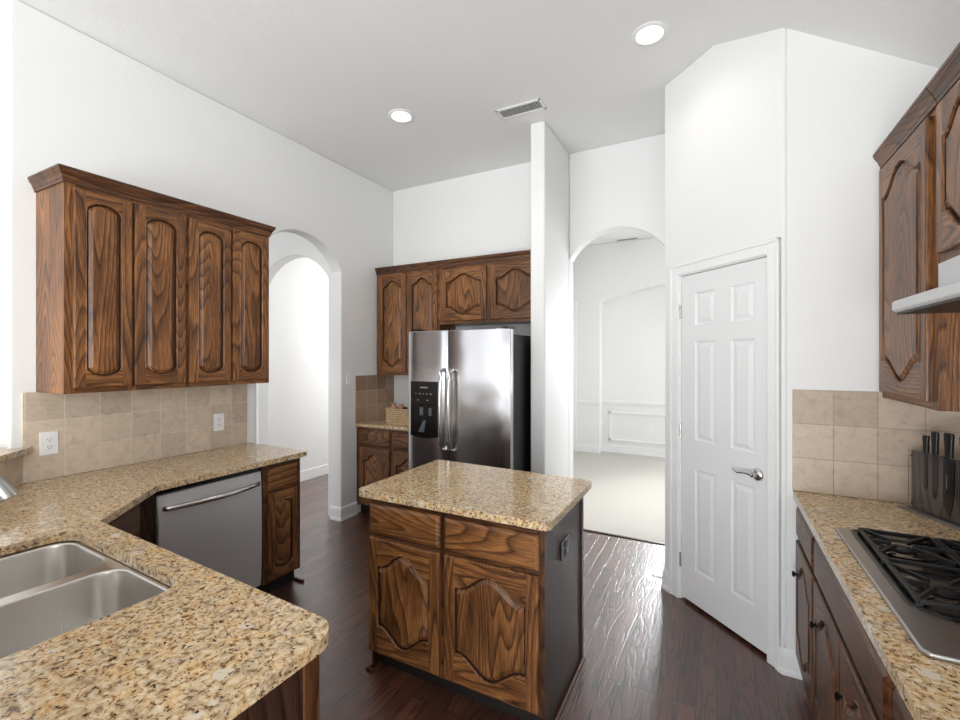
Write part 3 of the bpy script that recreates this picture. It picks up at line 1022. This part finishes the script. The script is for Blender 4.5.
# half wall behind the sink with granite ledge
hw = [(-3.2, 0.949), (-2.385, 0.134), (-0.85, 0.134), (-0.85, 0.03), (-2.43, 0.03), (-3.25, 0.85), (-3.31, 0.91), (-3.2, 0.911)]
struct(MB().prism(hw, lambda x, y: (x, y, 0.0), lambda x, y: (x, y, 1.073)).build('wall_bar', M_WALL), 'low wall behind the sink carrying a granite ledge', 'wall')
led = fillet([(-3.180, 1.000, 0.015), (-2.345, 0.165, 0), (-0.80, 0.160, 0.03), (-0.80, -0.18, 0.03), (-2.50, -0.18, 0), (-3.52, 0.84, 0.03), (-3.36, 0.908, 0), (-3.197, 0.908, 0)], 0)
slab('bar_ledge', led, None, 1.074, 1.103, 'raised granite bar ledge meeting the left wall behind the faucet', 0.012)

# ------------------------------------------------------------------ backsplashes
TB1, TB2 = srgb(212, 195, 174), srgb(184, 168, 150)
GR = srgb(218, 206, 190)
m_t_left = tile('travertine left', 'Y', 0.969, 0.914, 0.1615, 0.158, TB1, TB2, GR)
tag(MB().box(XL + 0.0005, XL + 0.010, 0.960, 2.222, 0.9145, 1.386).build('tile_backsplash', m_t_left, bevel=0.002),
    'beige travertine backsplash under the left wall cabinet', 'backsplash')
mb = MB()
mb.prism([(-3.196, 0.962), (-2.40, 0.166), (-2.393, 0.159), (-2.386, 0.152), (-2.39, 0.142), (-3.199, 0.951)], lambda x, y: (x, y, 0.9145), lambda x, y: (x, y, 1.073))
m_t_bar = tile('travertine bar', 'X', -3.21, 0.914, 0.114, 0.158, TB1, TB2, GR)
tag(mb.build('tile_backsplash', m_t_bar), 'strip of travertine tile below the raised bar ledge', 'backsplash')
m_t_back = tile('travertine back', 'Y', 3.396, 0.914, 0.155, 0.158, srgb(182, 152, 126), srgb(136, 108, 88), srgb(205, 188, 168))
tag(MB().box(XL + 0.0005, XL + 0.010, 3.394, 3.998, 0.9145, 1.386).build('tile_backsplash', m_t_back, bevel=0.002),
    'brown travertine backsplash above the small counter by the refrigerator', 'backsplash')
m_t_r = tile('travertine right', 'X', 0.325 - 0.16, 0.914, 0.163, 0.1665, srgb(202, 185, 166), srgb(176, 158, 140), srgb(166, 150, 132))
tag(MB().box(0.330, XR - 0.012, YR - 0.010, YR - 0.0005, 0.9145, 1.412).build('tile_backsplash', m_t_r, bevel=0.002),
    'beige travertine backsplash at the end of the right counter', 'backsplash')
m_t_rw = tile('travertine right wall', 'Y', YR - 0.010, 0.914, 0.163, 0.1665, srgb(202, 185, 166), srgb(176, 158, 140), srgb(166, 150, 132))
tag(MB().box(XR - 0.010, XR - 0.0005, 0.0, YR - 0.010, 0.9145, 1.386).build('tile_backsplash', m_t_rw, bevel=0.002),
    'beige travertine backsplash on the right wall behind the cooktop', 'backsplash')

# ------------------------------------------------------------------ sink and faucet
sink = thing('kitchen_sink', 'double bowl stainless steel sink set under the granite', 'sink', (SC[0], SC[1], ZT0), SROT)
bowls = [(-0.213, 0.0, 0.182, 0.212), (0.205, 0.0, 0.190, 0.212)]
bm = bmesh.new()
def _loop(pts, z):
    vs = [bm.verts.new((x, y, z)) for x, y in pts]
    return [bm.edges.new((vs[k], vs[(k + 1) % len(vs)])) for k in range(len(vs))]
es = _loop(rrect(0, 0, 0.43, 0.232, 0.085), -0.003)
for (cx, cy, hx, hy) in bowls: es += _loop(rrect(cx, cy, hx, hy, 0.075), -0.003)
bmesh.ops.triangle_fill(bm, use_beauty=True, edges=es)
me = bpy.data.meshes.new('rim'); bm.to_mesh(me); bm.free(); me.materials.append(M_SINK)
o = bpy.data.objects.new('rim', me); COL.objects.link(o); o.parent = sink
for (cx, cy, hx, hy) in bowls:
    mb = MB()
    L3 = lambda d, z, r: [(x, y, z) for x, y in rrect(cx, cy, hx - d, hy - d, r)]
    mb.loops([L3(0, -0.003, 0.075), L3(0.004, -0.006, 0.073), L3(0.006, -0.014, 0.072), L3(0.012, -0.150, 0.07), L3(0.018, -0.175, 0.07), L3(0.034, -0.192, 0.06), L3(0.06, -0.197, 0.05), L3(0.12, -0.199, 0.03)], cap1=True)
    bo = mb.build('bowl', M_SINK, sink, smooth=True)
    MB().lathe([(0.0, -0.1965), (0.030, -0.1965), (0.043, -0.1955), (0.045, -0.199)], 24, 'Z', (cx, cy, 0)).build('drain', M_CHROME, bo, smooth=True)

fc = thing('kitchen_faucet', 'pull-down nickel kitchen faucet leaning over the sink at the left edge', 'faucet', (-1.962, 0.24, ZT1))
mb = MB()
mb.lathe([(0.0, 0.0), (0.030, 0.0), (0.030, 0.012), (0.023, 0.02), (0.021, 0.10), (0.017, 0.12), (0.0, 0.121)], 24)
pth = [(0.714 * h, 0.70 * h, z) for h, z in ((0, 0.10), (0, 0.20), (0, 0.28), (0.006, 0.32), (0.022, 0.36), (0.048, 0.395), (0.09, 0.425), (0.14, 0.438),
                                              (0.19, 0.434), (0.232, 0.418), (0.268, 0.39), (0.292, 0.365), (0.305, 0.346))]
mb.tube(pth, 0.012, 14)
mb.build('spout', M_CHROME, fc, smooth=True)
M_NICK = steel('brushed nickel', (0.42, 0.41, 0.39), 0.3)
e = Vector(pth[-1]); dirv = (Vector(pth[-1]) - Vector(pth[-2])).normalized()
hd = [e + dirv * t for t in (0, 0.01, 0.03, 0.082, 0.090)]
MB().tube(hd, [0.013, 0.017, 0.018, 0.021, 0.019], 18).build('spray_head', M_NICK, fc, smooth=True)
MB().tube([(0.02, -0.0, 0.06), (0.06, -0.01, 0.075), (0.10, -0.015, 0.10)], [0.009, 0.007, 0.006], 12).build('lever', M_CHROME, fc, smooth=True)

# ------------------------------------------------------------------ dishwasher
dwm = thing('dishwasher', 'stainless steel dishwasher with a bowed bar handle', 'dishwasher', (-2.583, 1.288, 0), pi / 2)
MB().box(0.0, 0.615, 0.02, 0.57, 0.10, 0.868).build('tub', M_BLACK, dwm)
mb = MB()
sec = []
n = 10
for k in range(n + 1):
    t = k / n
    z = 0.115 + 0.728 * t
    bow = -0.010 * sin(pi * min(1, t * 1.02)) ** 0.6
    sec.append([(0.004, bow + 0.006, z), (0.010, bow, z), (0.605, bow, z), (0.611, bow + 0.006, z), (0.611, 0.02, z), (0.004, 0.02, z)])
mb.loops(sec, cap0=True, cap1=True)
mb.build('door_panel', M_STEELD, dwm, smooth=True)
pth = [(0.035, -0.004, 0.772)] + [(0.045 + 0.525 * k / 16, -0.022 - 0.042 * sin(pi * k / 16), 0.772) for k in range(17)] + [(0.580, -0.004, 0.772)]
MB().tube(pth, 0.0155, 14).build('door_handle', M_CHROME, dwm, smooth=True)
MB().box(0.0, 0.615, 0.045, 0.50, 0.0, 0.10).build('toe_kick', M_TOE, dwm)
MB().box(-0.075, -0.004, 0.01, 0.05, 0.10, 0.868).build('filler_strip', M_XZ, dwm)

# ------------------------------------------------------------------ refrigerator
FX, FY, FW = -2.268, 3.02, 0.925
fr = thing('refrigerator', 'stainless side-by-side refrigerator with an ice and water dispenser', 'refrigerator', (FX, FY, 0))
MB().box(0.006, FW - 0.004, 0.075, 0.83, 0.015, 1.745).build('cabinet_shell', M_BLACKM, fr, bevel=0.004)
split = 0.392


def fdoor(x0, x1, hole=None):
    z0, z1 = 0.095, 1.785
    mb = MB()
    sec = []
    N = 12
    for k in range(N + 1):
        t = k / N
        x = x0 + (x1 - x0) * t
        y = 0.012 - 0.012 * (1 - (2 * t - 1) ** 6)
        sec.append((x, y))
    out = [(x, y) for x, y in sec] + [(x1, 0.066), (x0, 0.066)]
    mb.prism(out, lambda x, y: (x, y, z0), lambda x, y: (x, y, z1))
    return mb


d1 = fdoor(0.0, split - 0.004).build('freezer_door', M_STEEL, fr, bevel=0.004, smooth=True)
d2 = fdoor(split + 0.004, FW).build('refrigerator_door', M_STEEL, fr, bevel=0.004, smooth=True)
for (hx, par) in ((split - 0.036, d1), (split + 0.042, d2)):
    pth = [(hx, 0.004, 1.475), (hx, -0.03, 1.465)] + [(hx, -0.050 - 0.014 * sin(pi * k / 10), 1.455 - 0.60 * k / 10) for k in range(11)] + [(hx, -0.03, 0.845), (hx, 0.004, 0.835)]
    MB().tube(pth, 0.0145, 14).build('door_handle', M_CHROME, par, smooth=True)
dsp = MB()
dx0, dx1, dz0, dz1_ = 0.036, 0.300, 0.935, 1.375
bot = [(dx0 + (dx1 - dx0) * k / 10, dz0 - 0.018 * sin(pi * k / 10)) for k in range(11)]
dsp.prism(bot + [(dx1, 1.19), (dx0, 1.19)], lambda x, z: (x, -0.0025, z), lambda x, z: (x, 0.004, z), 0)
dsp.box(dx0, dx1, -0.008, 0.004, 1.19, dz1_)
for (x0, x1) in ((dx0, dx0 + 0.022), (dx1 - 0.022, dx1)):
    dsp.box(x0, x1, -0.008, 0.004, dz0 - 0.004, 1.19)
lip = [(dx0 + (dx1 - dx0) * k / 10, dz0 - 0.018 * sin(pi * k / 10)) for k in range(11)]
dsp.prism(lip + [(dx1, dz0 + 0.03), (dx0, dz0 + 0.03)], lambda x, z: (x, -0.012, z), lambda x, z: (x, 0.004, z), 0)
dp = dsp.build('dispenser', M_BLACK, d1, bevel=0.002)
m_led = plain('panel print', srgb(150, 152, 155), 0.5)
MB().box(0.13, 0.205, -0.0095, -0.007, 1.322, 1.332).build('control_print', m_led, d1)
for k, w in enumerate((0.008, 0.016, 0.008, 0.008, 0.016)):
    MB().box(0.085 + 0.035 * k, 0.085 + 0.035 * k + w, -0.0095, -0.007, 1.272, 1.280).build('control_button', m_led, d1)
for k in range(2):
    MB().box(0.10 + 0.095 * k, 0.118 + 0.095 * k, -0.0095, -0.007, 1.222, 1.228).build('control_button', m_led, d1)
m_pad = plain('dispenser paddle', srgb(90, 102, 112), 0.25)
mb = MB()
mb.prism([(0.105, 0.955), (0.165, 0.955), (0.185, 1.06), (0.160, 1.06)], lambda x, z: (x, -0.008, z), lambda x, z: (x, -0.002, z))
mb.box(0.125, 0.160, -0.010, 0.001, 1.10, 1.165); mb.box(0.215, 0.240, -0.010, 0.001, 1.10, 1.165)
mb.build('dispenser_paddle', m_pad, d1, bevel=0.003)
MB().box(FW - 0.075, FW - 0.012, 0.02, 0.13, 1.786, 1.802).build('hinge_cover', M_BLACK, fr, bevel=0.003)
MB().box(0.02, 0.085, 0.02, 0.13, 1.786, 1.802).build('hinge_cover', M_BLACK, fr, bevel=0.003)
MB().box(0.01, FW - 0.01, 0.04, 0.08, 0.012, 0.09).build('base_grille', M_BLACK, fr)

# ------------------------------------------------------------------ basket on the small counter
m_wick, nt, p = nmat('woven wicker')
tc = nd(nt, 'ShaderNodeTexCoord')
br = nd(nt, 'ShaderNodeTexBrick', offset=0.5)
br.inputs['Color1'].default_value = (*srgb(214, 186, 146), 1); br.inputs['Color2'].default_value = (*srgb(190, 160, 122), 1)
br.inputs['Mortar'].default_value = (*srgb(150, 120, 88), 1)
br.inputs['Scale'].default_value = 1.0; br.inputs['Mortar Size'].default_value = 0.0025
br.inputs['Brick Width'].default_value = 0.03; br.inputs['Row Height'].default_value = 0.02
mp = nd(nt, 'ShaderNodeMapping'); mp.inputs['Rotation'].default_value = (pi / 2, 0, 0)
nt.links.new(tc.outputs['Object'], mp.inputs['Vector']); nt.links.new(mp.outputs[0], br.inputs['Vector'])
nt.links.new(br.outputs['Color'], p.inputs['Base Color']); p.inputs['Roughness'].default_value = 0.7
bk = thing('storage_basket', 'pale woven storage basket on the small counter beside the refrigerator', 'basket', (-2.735, 3.60, ZT1))
mb = MB()
BW, BD, BH = 0.36, 0.20, 0.150
mb.loops([[(x, y, z) for x, y in rrect(0, 0, BW / 2 * s, BD / 2 * s, 0.03)] for s, z in ((0.97, 0.0), (1.0, BH), (0.94, BH), (0.92, 0.012))], cap0=True, cap1=True)
mb.build('woven_body', m_wick, bk)
mb = MB()
rim = [(x, y, BH) for x, y in rrect(0, 0, BW / 2 * 0.98, BD / 2 * 0.98, 0.03)]
mb.tube(rim + [rim[0]], 0.007, 8)
mb.build('rim', m_wick, bk, smooth=True)
m_pink = plain('pink wrapper', srgb(196, 140, 120), 0.5)
m_brn = plain('dark wrapper', srgb(60, 36, 34), 0.4)
for k, (x, y, h, mt, lb) in enumerate(((-0.125, -0.02, 0.185, m_pink, 'pink wrapped item standing at the left of the woven basket'),
                                       (-0.05, 0.01, 0.172, m_pink, 'pink wrapped item beside the dark packet in the woven basket'),
                                       (0.02, -0.03, 0.150, m_brn, 'dark packet lying level with the woven basket rim'))):
    mb = MB()
    lps = []
    for i, (s, z) in enumerate(((0.6, 0.0), (0.9, 0.02), (1.0, h * 0.5), (0.9, h * 0.85), (0.7, h * 0.95), (0.9, h))):
        lps.append([(xx, yy, z + 0.006 * sin(q * 1.7 + k)) for q, (xx, yy) in enumerate(rrect(0, 0, 0.026 * s, 0.022 * s, 0.012, 0.3 * k, 3))])
    mb.loops(lps, cap0=True, cap1=True)
    tag(mb.build('snack_packet', mt, loc=(-2.735 + x, 3.60 + y, ZT1 + 0.013), smooth=True), lb, 'packet')

# ------------------------------------------------------------------ outlets and switch
def wall_plate(name, label, cat, loc, rotz, kind, w=0.075, h=0.118, plate=None, ins=None):
    c = thing(name, label, cat, loc, rotz)
    plate = plate or M_PLATE
    MB().box(-w / 2, w / 2, -0.006, 0.0, -h / 2, h / 2).build('cover_plate', plate, c, bevel=0.003)
    if kind == 'outlet':
        for s in (-1, 1):
            mb = MB()
            mb.prism([(x, z + s * 0.02) for x, z in rrect(0, 0, 0.017, 0.0145, 0.008, 0, 4)], lambda x, z: (x, -0.0085, z), lambda x, z: (x, -0.005, z))
            so = mb.build('socket', ins or plate, c)
            mb = MB()
            mb.box(-0.008, -0.0055, -0.0092, -0.008, s * 0.02 - 0.001, s * 0.02 + 0.008)
            mb.box(0.0055, 0.008, -0.0092, -0.008, s * 0.02 - 0.001, s * 0.02 + 0.007)
            mb.lathe([(0.0, -0.0092), (0.003, -0.0092), (0.003, -0.008)], 10, 'Y', (0, 0, s * 0.02 - 0.008))
            mb.build('slots', M_SLOT, so)
    else:
        mb = MB()
        mb.prism([(-0.0025, 0.033), (-0.009, 0.0), (-0.0055, -0.033), (-0.003, -0.033), (-0.003, 0.033)], lambda y, z: (-0.0165, y, z), lambda y, z: (0.0165, y, z))
        mb.build('rocker', M_PLATE, c)
    return c


wall_plate('wall_outlet', 'white outlet on the left backsplash nearest the raised ledge', 'outlet', (XL + 0.0102, 1.064, 1.108), pi / 2, 'outlet', 0.078, 0.124)
wall_plate('wall_outlet', 'white outlet on the left backsplash above the dishwasher', 'outlet', (XL + 0.0102, 2.0, 1.103), pi / 2, 'outlet', 0.078, 0.124)
wall_plate('light_switch', 'white rocker light switch between the left arch and the brown tiles', 'switch', (XL + 0.0002, 3.313, 1.362), pi / 2, 'switch')
wall_plate('island_outlet', 'black outlet on the side panel of the island', 'outlet', (-1.545 + 0.925 + 0.0002, 1.742 + 0.265, 0.70), pi / 2, 'outlet', 0.125, 0.078, M_BLACK, M_BLACKM)
wall_plate('wall_outlet', 'white outlet inside the dining wainscot moulding', 'outlet', (-0.95, 7.5998, 0.42), 0, 'outlet')

# ------------------------------------------------------------------ ceiling lights and vents
m_lamp = emit('lamp glow', (1.0, 0.96, 0.9), 9.0)
for (x, y, lb) in ((-2.144, 2.775, 'recessed round ceiling light nearer the left wall cabinets'), (-0.342, 2.735, 'recessed round ceiling light nearer the pantry wall')):
    c = thing('ceiling_light', lb, 'ceiling light', (x, y, ZC), 0, 'recessed ceiling lights')
    MB().lathe([(0.070, 0.0), (0.098, 0.0), (0.098, -0.004), (0.090, -0.008), (0.074, -0.009), (0.070, -0.004), (0.070, 0.0)], 40).build('trim_ring', M_TRIM, c, smooth=True)
    MB().lathe([(0.0, -0.0005), (0.070, -0.0005), (0.070, -0.003), (0.0, -0.006)], 40).build('bulb_lens', m_lamp, c, smooth=True)
    d = bpy.data.lights.new('lamp', 'SPOT'); d.energy = 5; d.spot_size = radians(150); d.spot_blend = 0.8; d.shadow_soft_size = 0.06; d.color = (1.0, 0.95, 0.88)
    lo = bpy.data.objects.new('lamp', d); COL.objects.link(lo); lo.parent = c; lo.location = (0, 0, -0.03)


def vent(name, label, loc, w, h, rotz):
    c = thing(name, label, 'vent', loc, rotz)
    mb = MB()
    f = 0.022
    for (x0, x1, y0, y1) in ((-w / 2, w / 2, -h / 2, -h / 2 + f), (-w / 2, w / 2, h / 2 - f, h / 2), (-w / 2, -w / 2 + f, -h / 2, h / 2), (w / 2 - f, w / 2, -h / 2, h / 2)):
        mb.box(x0, x1, y0, y1, -0.008, 0.0)
    mb.build('frame', M_TRIM, c, bevel=0.003)
    MB().box(-w / 2 + f, w / 2 - f, -h / 2 + f, h / 2 - f, -0.002, -0.0002).build('duct_opening', M_BLACK, c)
    mb = MB()
    n = 17
    for k in range(n):
        x = -w / 2 + f + (w - 2 * f) * (k + 0.5) / n
        mb.prism([(x - 0.0022, -0.0075), (x + 0.0022, -0.0075), (x + 0.0022, -0.0055), (x - 0.0022, -0.0055)], lambda a, z: (a, -h / 2 + f, z), lambda a, z: (a, h / 2 - f, z))
    mb.build('louvers', M_TRIM, c)


vent('ceiling_vent', 'slotted white air vent in the kitchen ceiling', (-1.297, 3.113, ZC), 0.36, 0.145, 0.0)
vent('ceiling_vent', 'small air vent in the dining room ceiling seen through the arch', (-1.25, 7.32, ZC), 0.36, 0.16, 0.0)

# ------------------------------------------------------------------ range hood
hd = thing('range_hood', 'slim pale grey range hood under the right wall cabinet', 'range hood', (0.0, 0.0, 0.0))
prof = [(XR - 0.011, 1.728), (0.555, 1.728), (0.545, 1.735), (0.545, 1.762), (0.552, 1.768), (0.665, 1.800), (0.665, 1.889), (XR - 0.011, 1.889)]
MB().prism(prof, lambda x, z: (x, 2.08, z), lambda x, z: (x, 1.325, z)).build('hood_shell', M_HOOD, hd, bevel=0.003)
MB().box(0.556, XR - 0.03, 1.335, 2.07, 1.720, 1.7275).build('filter', M_BLACKM, hd)
for k in range(3):
    MB().box(0.5435, 0.546, 1.40 + 0.04 * k, 1.42 + 0.04 * k, 1.742, 1.752).build('control_button', M_BLACK, hd)

# ------------------------------------------------------------------ cooktop
ck = thing('gas_cooktop', 'stainless gas cooktop with black cast iron grates', 'cooktop', (0, 0, ZT1))
CX0, CX1, CY0, CY1 = 0.397, 0.905, 1.322, 2.145
tray = fillet([(CX0 + 0.035, CY0, 0), (CX1, CY0, 0.01), (CX1, CY1, 0.01), (CX0 + 0.0, CY1, 0.008), (CX0, CY0 + 0.035, 0)], 0)
tray = fillet([(CX0 + 0.014, CY0, 0.006), (CX1, CY0, 0.01), (CX1, CY1, 0.01), (CX0, CY1, 0.01), (CX0, CY0 + 0.014, 0.006)], 0)
mb = MB()
mb.prism(tray, lambda x, y: (x, y, 0.0005), lambda x, y: (x, y, 0.013))
mb.build('steel_tray', M_TRAY, ck, bevel=0.005, seg=3)
RX0, RX1, RY0, RY1 = 0.447, 0.885, 1.515, 2.128
well = fillet([(RX0 + 0.06, RY0, 0.03), (RX1, RY0, 0.04), (RX1, RY1, 0.02), (RX0, RY1, 0.015), (RX0, RY0 + 0.05, 0.03)], 0)
mb = MB()
up = lambda d, z: [(x, y, z) for x, y in offset_loop(well, d)]
mb.loops([up(0.0, 0.0132), up(0.0, 0.0165), up(-0.006, 0.0165), up(-0.010, 0.0145)], cap0=True, cap1=False)
mb.face(range(len(mb.v) - len(well), len(mb.v)))
M_WELL = plain('black glass well', srgb(30, 29, 28), 0.12)
mb.build('burner_well', M_WELL, ck)
m_ind = plain('dished drip pan', (0.32, 0.31, 0.30), 0.2, 1.0)
burn = [(0.545, 1.675), (0.545, 1.985), (0.775, 1.675), (0.775, 1.985)]
for (bx, by) in burn:
    b_ = MB().lathe([(0.085, 0.0146), (0.090, 0.0175), (0.086, 0.0185), (0.052, 0.0155), (0.0, 0.0155)], 32, 'Z', (bx, by, 0)).build('burner', m_ind, ck, smooth=True)
    MB().lathe([(0.036, 0.0156), (0.038, 0.018), (0.032, 0.019), (0.032, 0.0205), (0.029, 0.0215), (0.0, 0.0215)], 28, 'Z', (bx, by, 0)).build('burner_cap', M_IRON, b_, smooth=True)


def bar(mb, p, q, w=0.010, h=0.012, z=0.04, drop=True):
    p, q = Vector((*p, 0)), Vector((*q, 0))
    t = (q - p).normalized(); nn = Vector((-t.y, t.x, 0)) * (w / 2)
    a, b = len(mb.v), None
    for zz in (z, z + h):
        for v in (p + nn, p - nn, q - nn, q + nn):
            k = 0.7 if zz > z else 1.0
            mb.v.append((v.x, v.y, zz))
    for f in ((3, 2, 1, 0), (4, 5, 6, 7), (0, 1, 5, 4), (1, 2, 6, 5), (2, 3, 7, 6), (3, 0, 4, 7)):
        mb.face([a + k for k in f])


for (gx0, gx1) in ((0.462, 0.655), (0.668, 0.872)):
    mb = MB()
    gy0, gy1 = 1.555, 2.105
    zr = 0.022
    bar(mb, (gx0, gy0), (gx0, gy1), 0.012, 0.012, zr); bar(mb, (gx1, gy0), (gx1, gy1), 0.012, 0.012, zr)
    for y in (gy0, (gy0 + gy1) / 2, gy1): bar(mb, (gx0, y), (gx1, y), 0.012, 0.012, zr)
    for bx, by in burn:
        if gx0 < bx < gx1:
            for a in (pi / 4, 3 * pi / 4, 5 * pi / 4, 7 * pi / 4):
                ex, ey = bx + 0.135 * cos(a), by + 0.16 * sin(a)
                ex = min(max(ex, gx0), gx1); ey = min(max(ey, gy0), gy1)
                bar(mb, (bx + 0.03 * cos(a), by + 0.03 * sin(a)), (ex, ey), 0.008, 0.013, zr + 0.002)
            for (ox, oy) in ((gx0, by), (gx1, by)):
                bar(mb, (bx + (0.028 if ox > bx else -0.028), by), (ox, oy), 0.008, 0.013, zr + 0.002)
    for x in (gx0, gx1):
        for y in (gy0, (gy0 + gy1) / 2, gy1): mb.box(x - 0.007, x + 0.007, y - 0.007, y + 0.007, 0.0147, zr + 0.002)
    mb.build('grate', M_IRON, ck, bevel=0.002)
for k in range(4):
    x = 0.56 + 0.085 * k
    MB().lathe([(0.022, 0.0131), (0.024, 0.016), (0.020, 0.034), (0.017, 0.037), (0.0, 0.038)], 24, 'Z', (x, 1.42, 0)).build('control_knob', M_BLACK, ck, smooth=True)

# ------------------------------------------------------------------ knife stand and knives
kd = Vector((0.108, -0.24, 0)).normalized()       # along the stand, towards the camera
kang = atan2(kd.y, kd.x)
kn = thing('knife_stand', 'dark upright knife stand with a clear front in the counter corner', 'knife stand', (0.742, 2.595, ZT1), kang)
m_slate = wood('smoked wood', 'Z', srgb(58, 51, 49), srgb(96, 86, 82), srgb(128, 116, 110), 0.4, 5)
m_glass, nt, p = nmat('clear acrylic')
p.inputs['Base Color'].default_value = (0.95, 0.95, 0.95, 1); p.inputs['Roughness'].default_value = 0.03
p.inputs['Transmission Weight'].default_value = 1.0; p.inputs['IOR'].default_value = 1.25
tcn = nd(nt, 'ShaderNodeTexNoise', Scale=30.0)
m_kbase = steel('stand foot', (0.35, 0.34, 0.33), 0.35)
KW = 0.36
MB().box(-0.02, KW, -0.035, 0.060, 0.0, 0.010).build('foot', m_kbase, kn, bevel=0.002)
MB().box(0.0, KW - 0.02, 0.0035, 0.020, 0.010, 0.255).build('back_board', m_slate, kn, bevel=0.002)
MB().box(0.0, KW - 0.02, -0.0095, -0.006, 0.010, 0.255).build('clear_front', m_glass, kn)
mb = MB()
for (x, z) in ((0.012, 0.03), (0.012, 0.235), (KW - 0.032, 0.03), (KW - 0.032, 0.235)):
    mb.tube([(x, -0.013, z), (x, 0.005, z)], 0.004, 10)
mb.build('spacer_screws', M_CHROME, kn, smooth=True)
kmat = plain('black blade', srgb(24, 24, 26), 0.35)
hmat = plain('black handle', srgb(13, 13, 14), 0.4)
kdef = [(0.072, 0.280, 0.330, 0.105, 0.016, 'short black paring knife, first at the left of the knife stand'),
        (0.112, 0.280, 0.352, 0.075, 0.021, 'black utility knife, second from the left in the knife stand'),
        (0.170, 0.280, 0.356, 0.030, 0.046, 'broad black chef knife, third from the left in the knife stand'),
        (0.232, 0.280, 0.356, 0.035, 0.040, 'black knife cut by the right photo edge in the knife stand')]
for (x, zh, ztop, ztip, w, lb) in kdef:
    k_ = thing('kitchen_knife', lb, 'knife', (0.742 + kd.x * x, 2.595 + kd.y * x, ZT1), kang, 'knives in the knife stand')
    hw_ = 0.0095 + w * 0.16
    mb = MB()
    lps = []
    for (z, s) in ((zh - 0.02, 0.85), (zh + 0.0, 0.88), (zh + 0.02, 0.95), (ztop - 0.01, 1.12), (ztop, 0.95)):
        lps.append([(xx, yy + 0.001, z) for xx, yy in rrect(0, 0, hw_ * s, 0.007, 0.0055, 0, 4)])
    mb.loops(lps, cap0=True, cap1=True); mb.build('handle', hmat, k_, smooth=True)
    out = [(-w / 2, zh - 0.02), (-w / 2, ztip + w * 1.4)] + [(-w / 2 + w * 0.62 * (1 - cos(a)) , ztip + w * 1.4 * (1 - sin(a))) for a in (0.4, 0.8, 1.2, 1.5)] + [(w / 2 - w * 0.2, ztip + w * 0.7), (w / 2, ztip + w * 2.0), (w / 2, zh - 0.025)]
    mb = MB(); mb.prism(out, lambda a, z: (a, 0.000, z), lambda a, z: (a, 0.002, z)); bl = mb.build('blade', kmat, k_)
    if w > 0.045:
        mb = MB()
        for q in range(7):
            mb.box(-0.010, -0.006, -0.0006, 0.0, 0.135 + q * 0.008, 0.140 + q * 0.008)
        mb.build('blade_print', m_led, bl)

# scattered shoe moulding at the left cabinet foot
tag(MB().box(-2.64, -2.555, 2.196, 2.214, 0.0, 0.018).build('shoe_moulding_strip', M_DX, bevel=0.004), 'short dark shoe moulding strip on the floor at the left cabinet end', 'moulding')
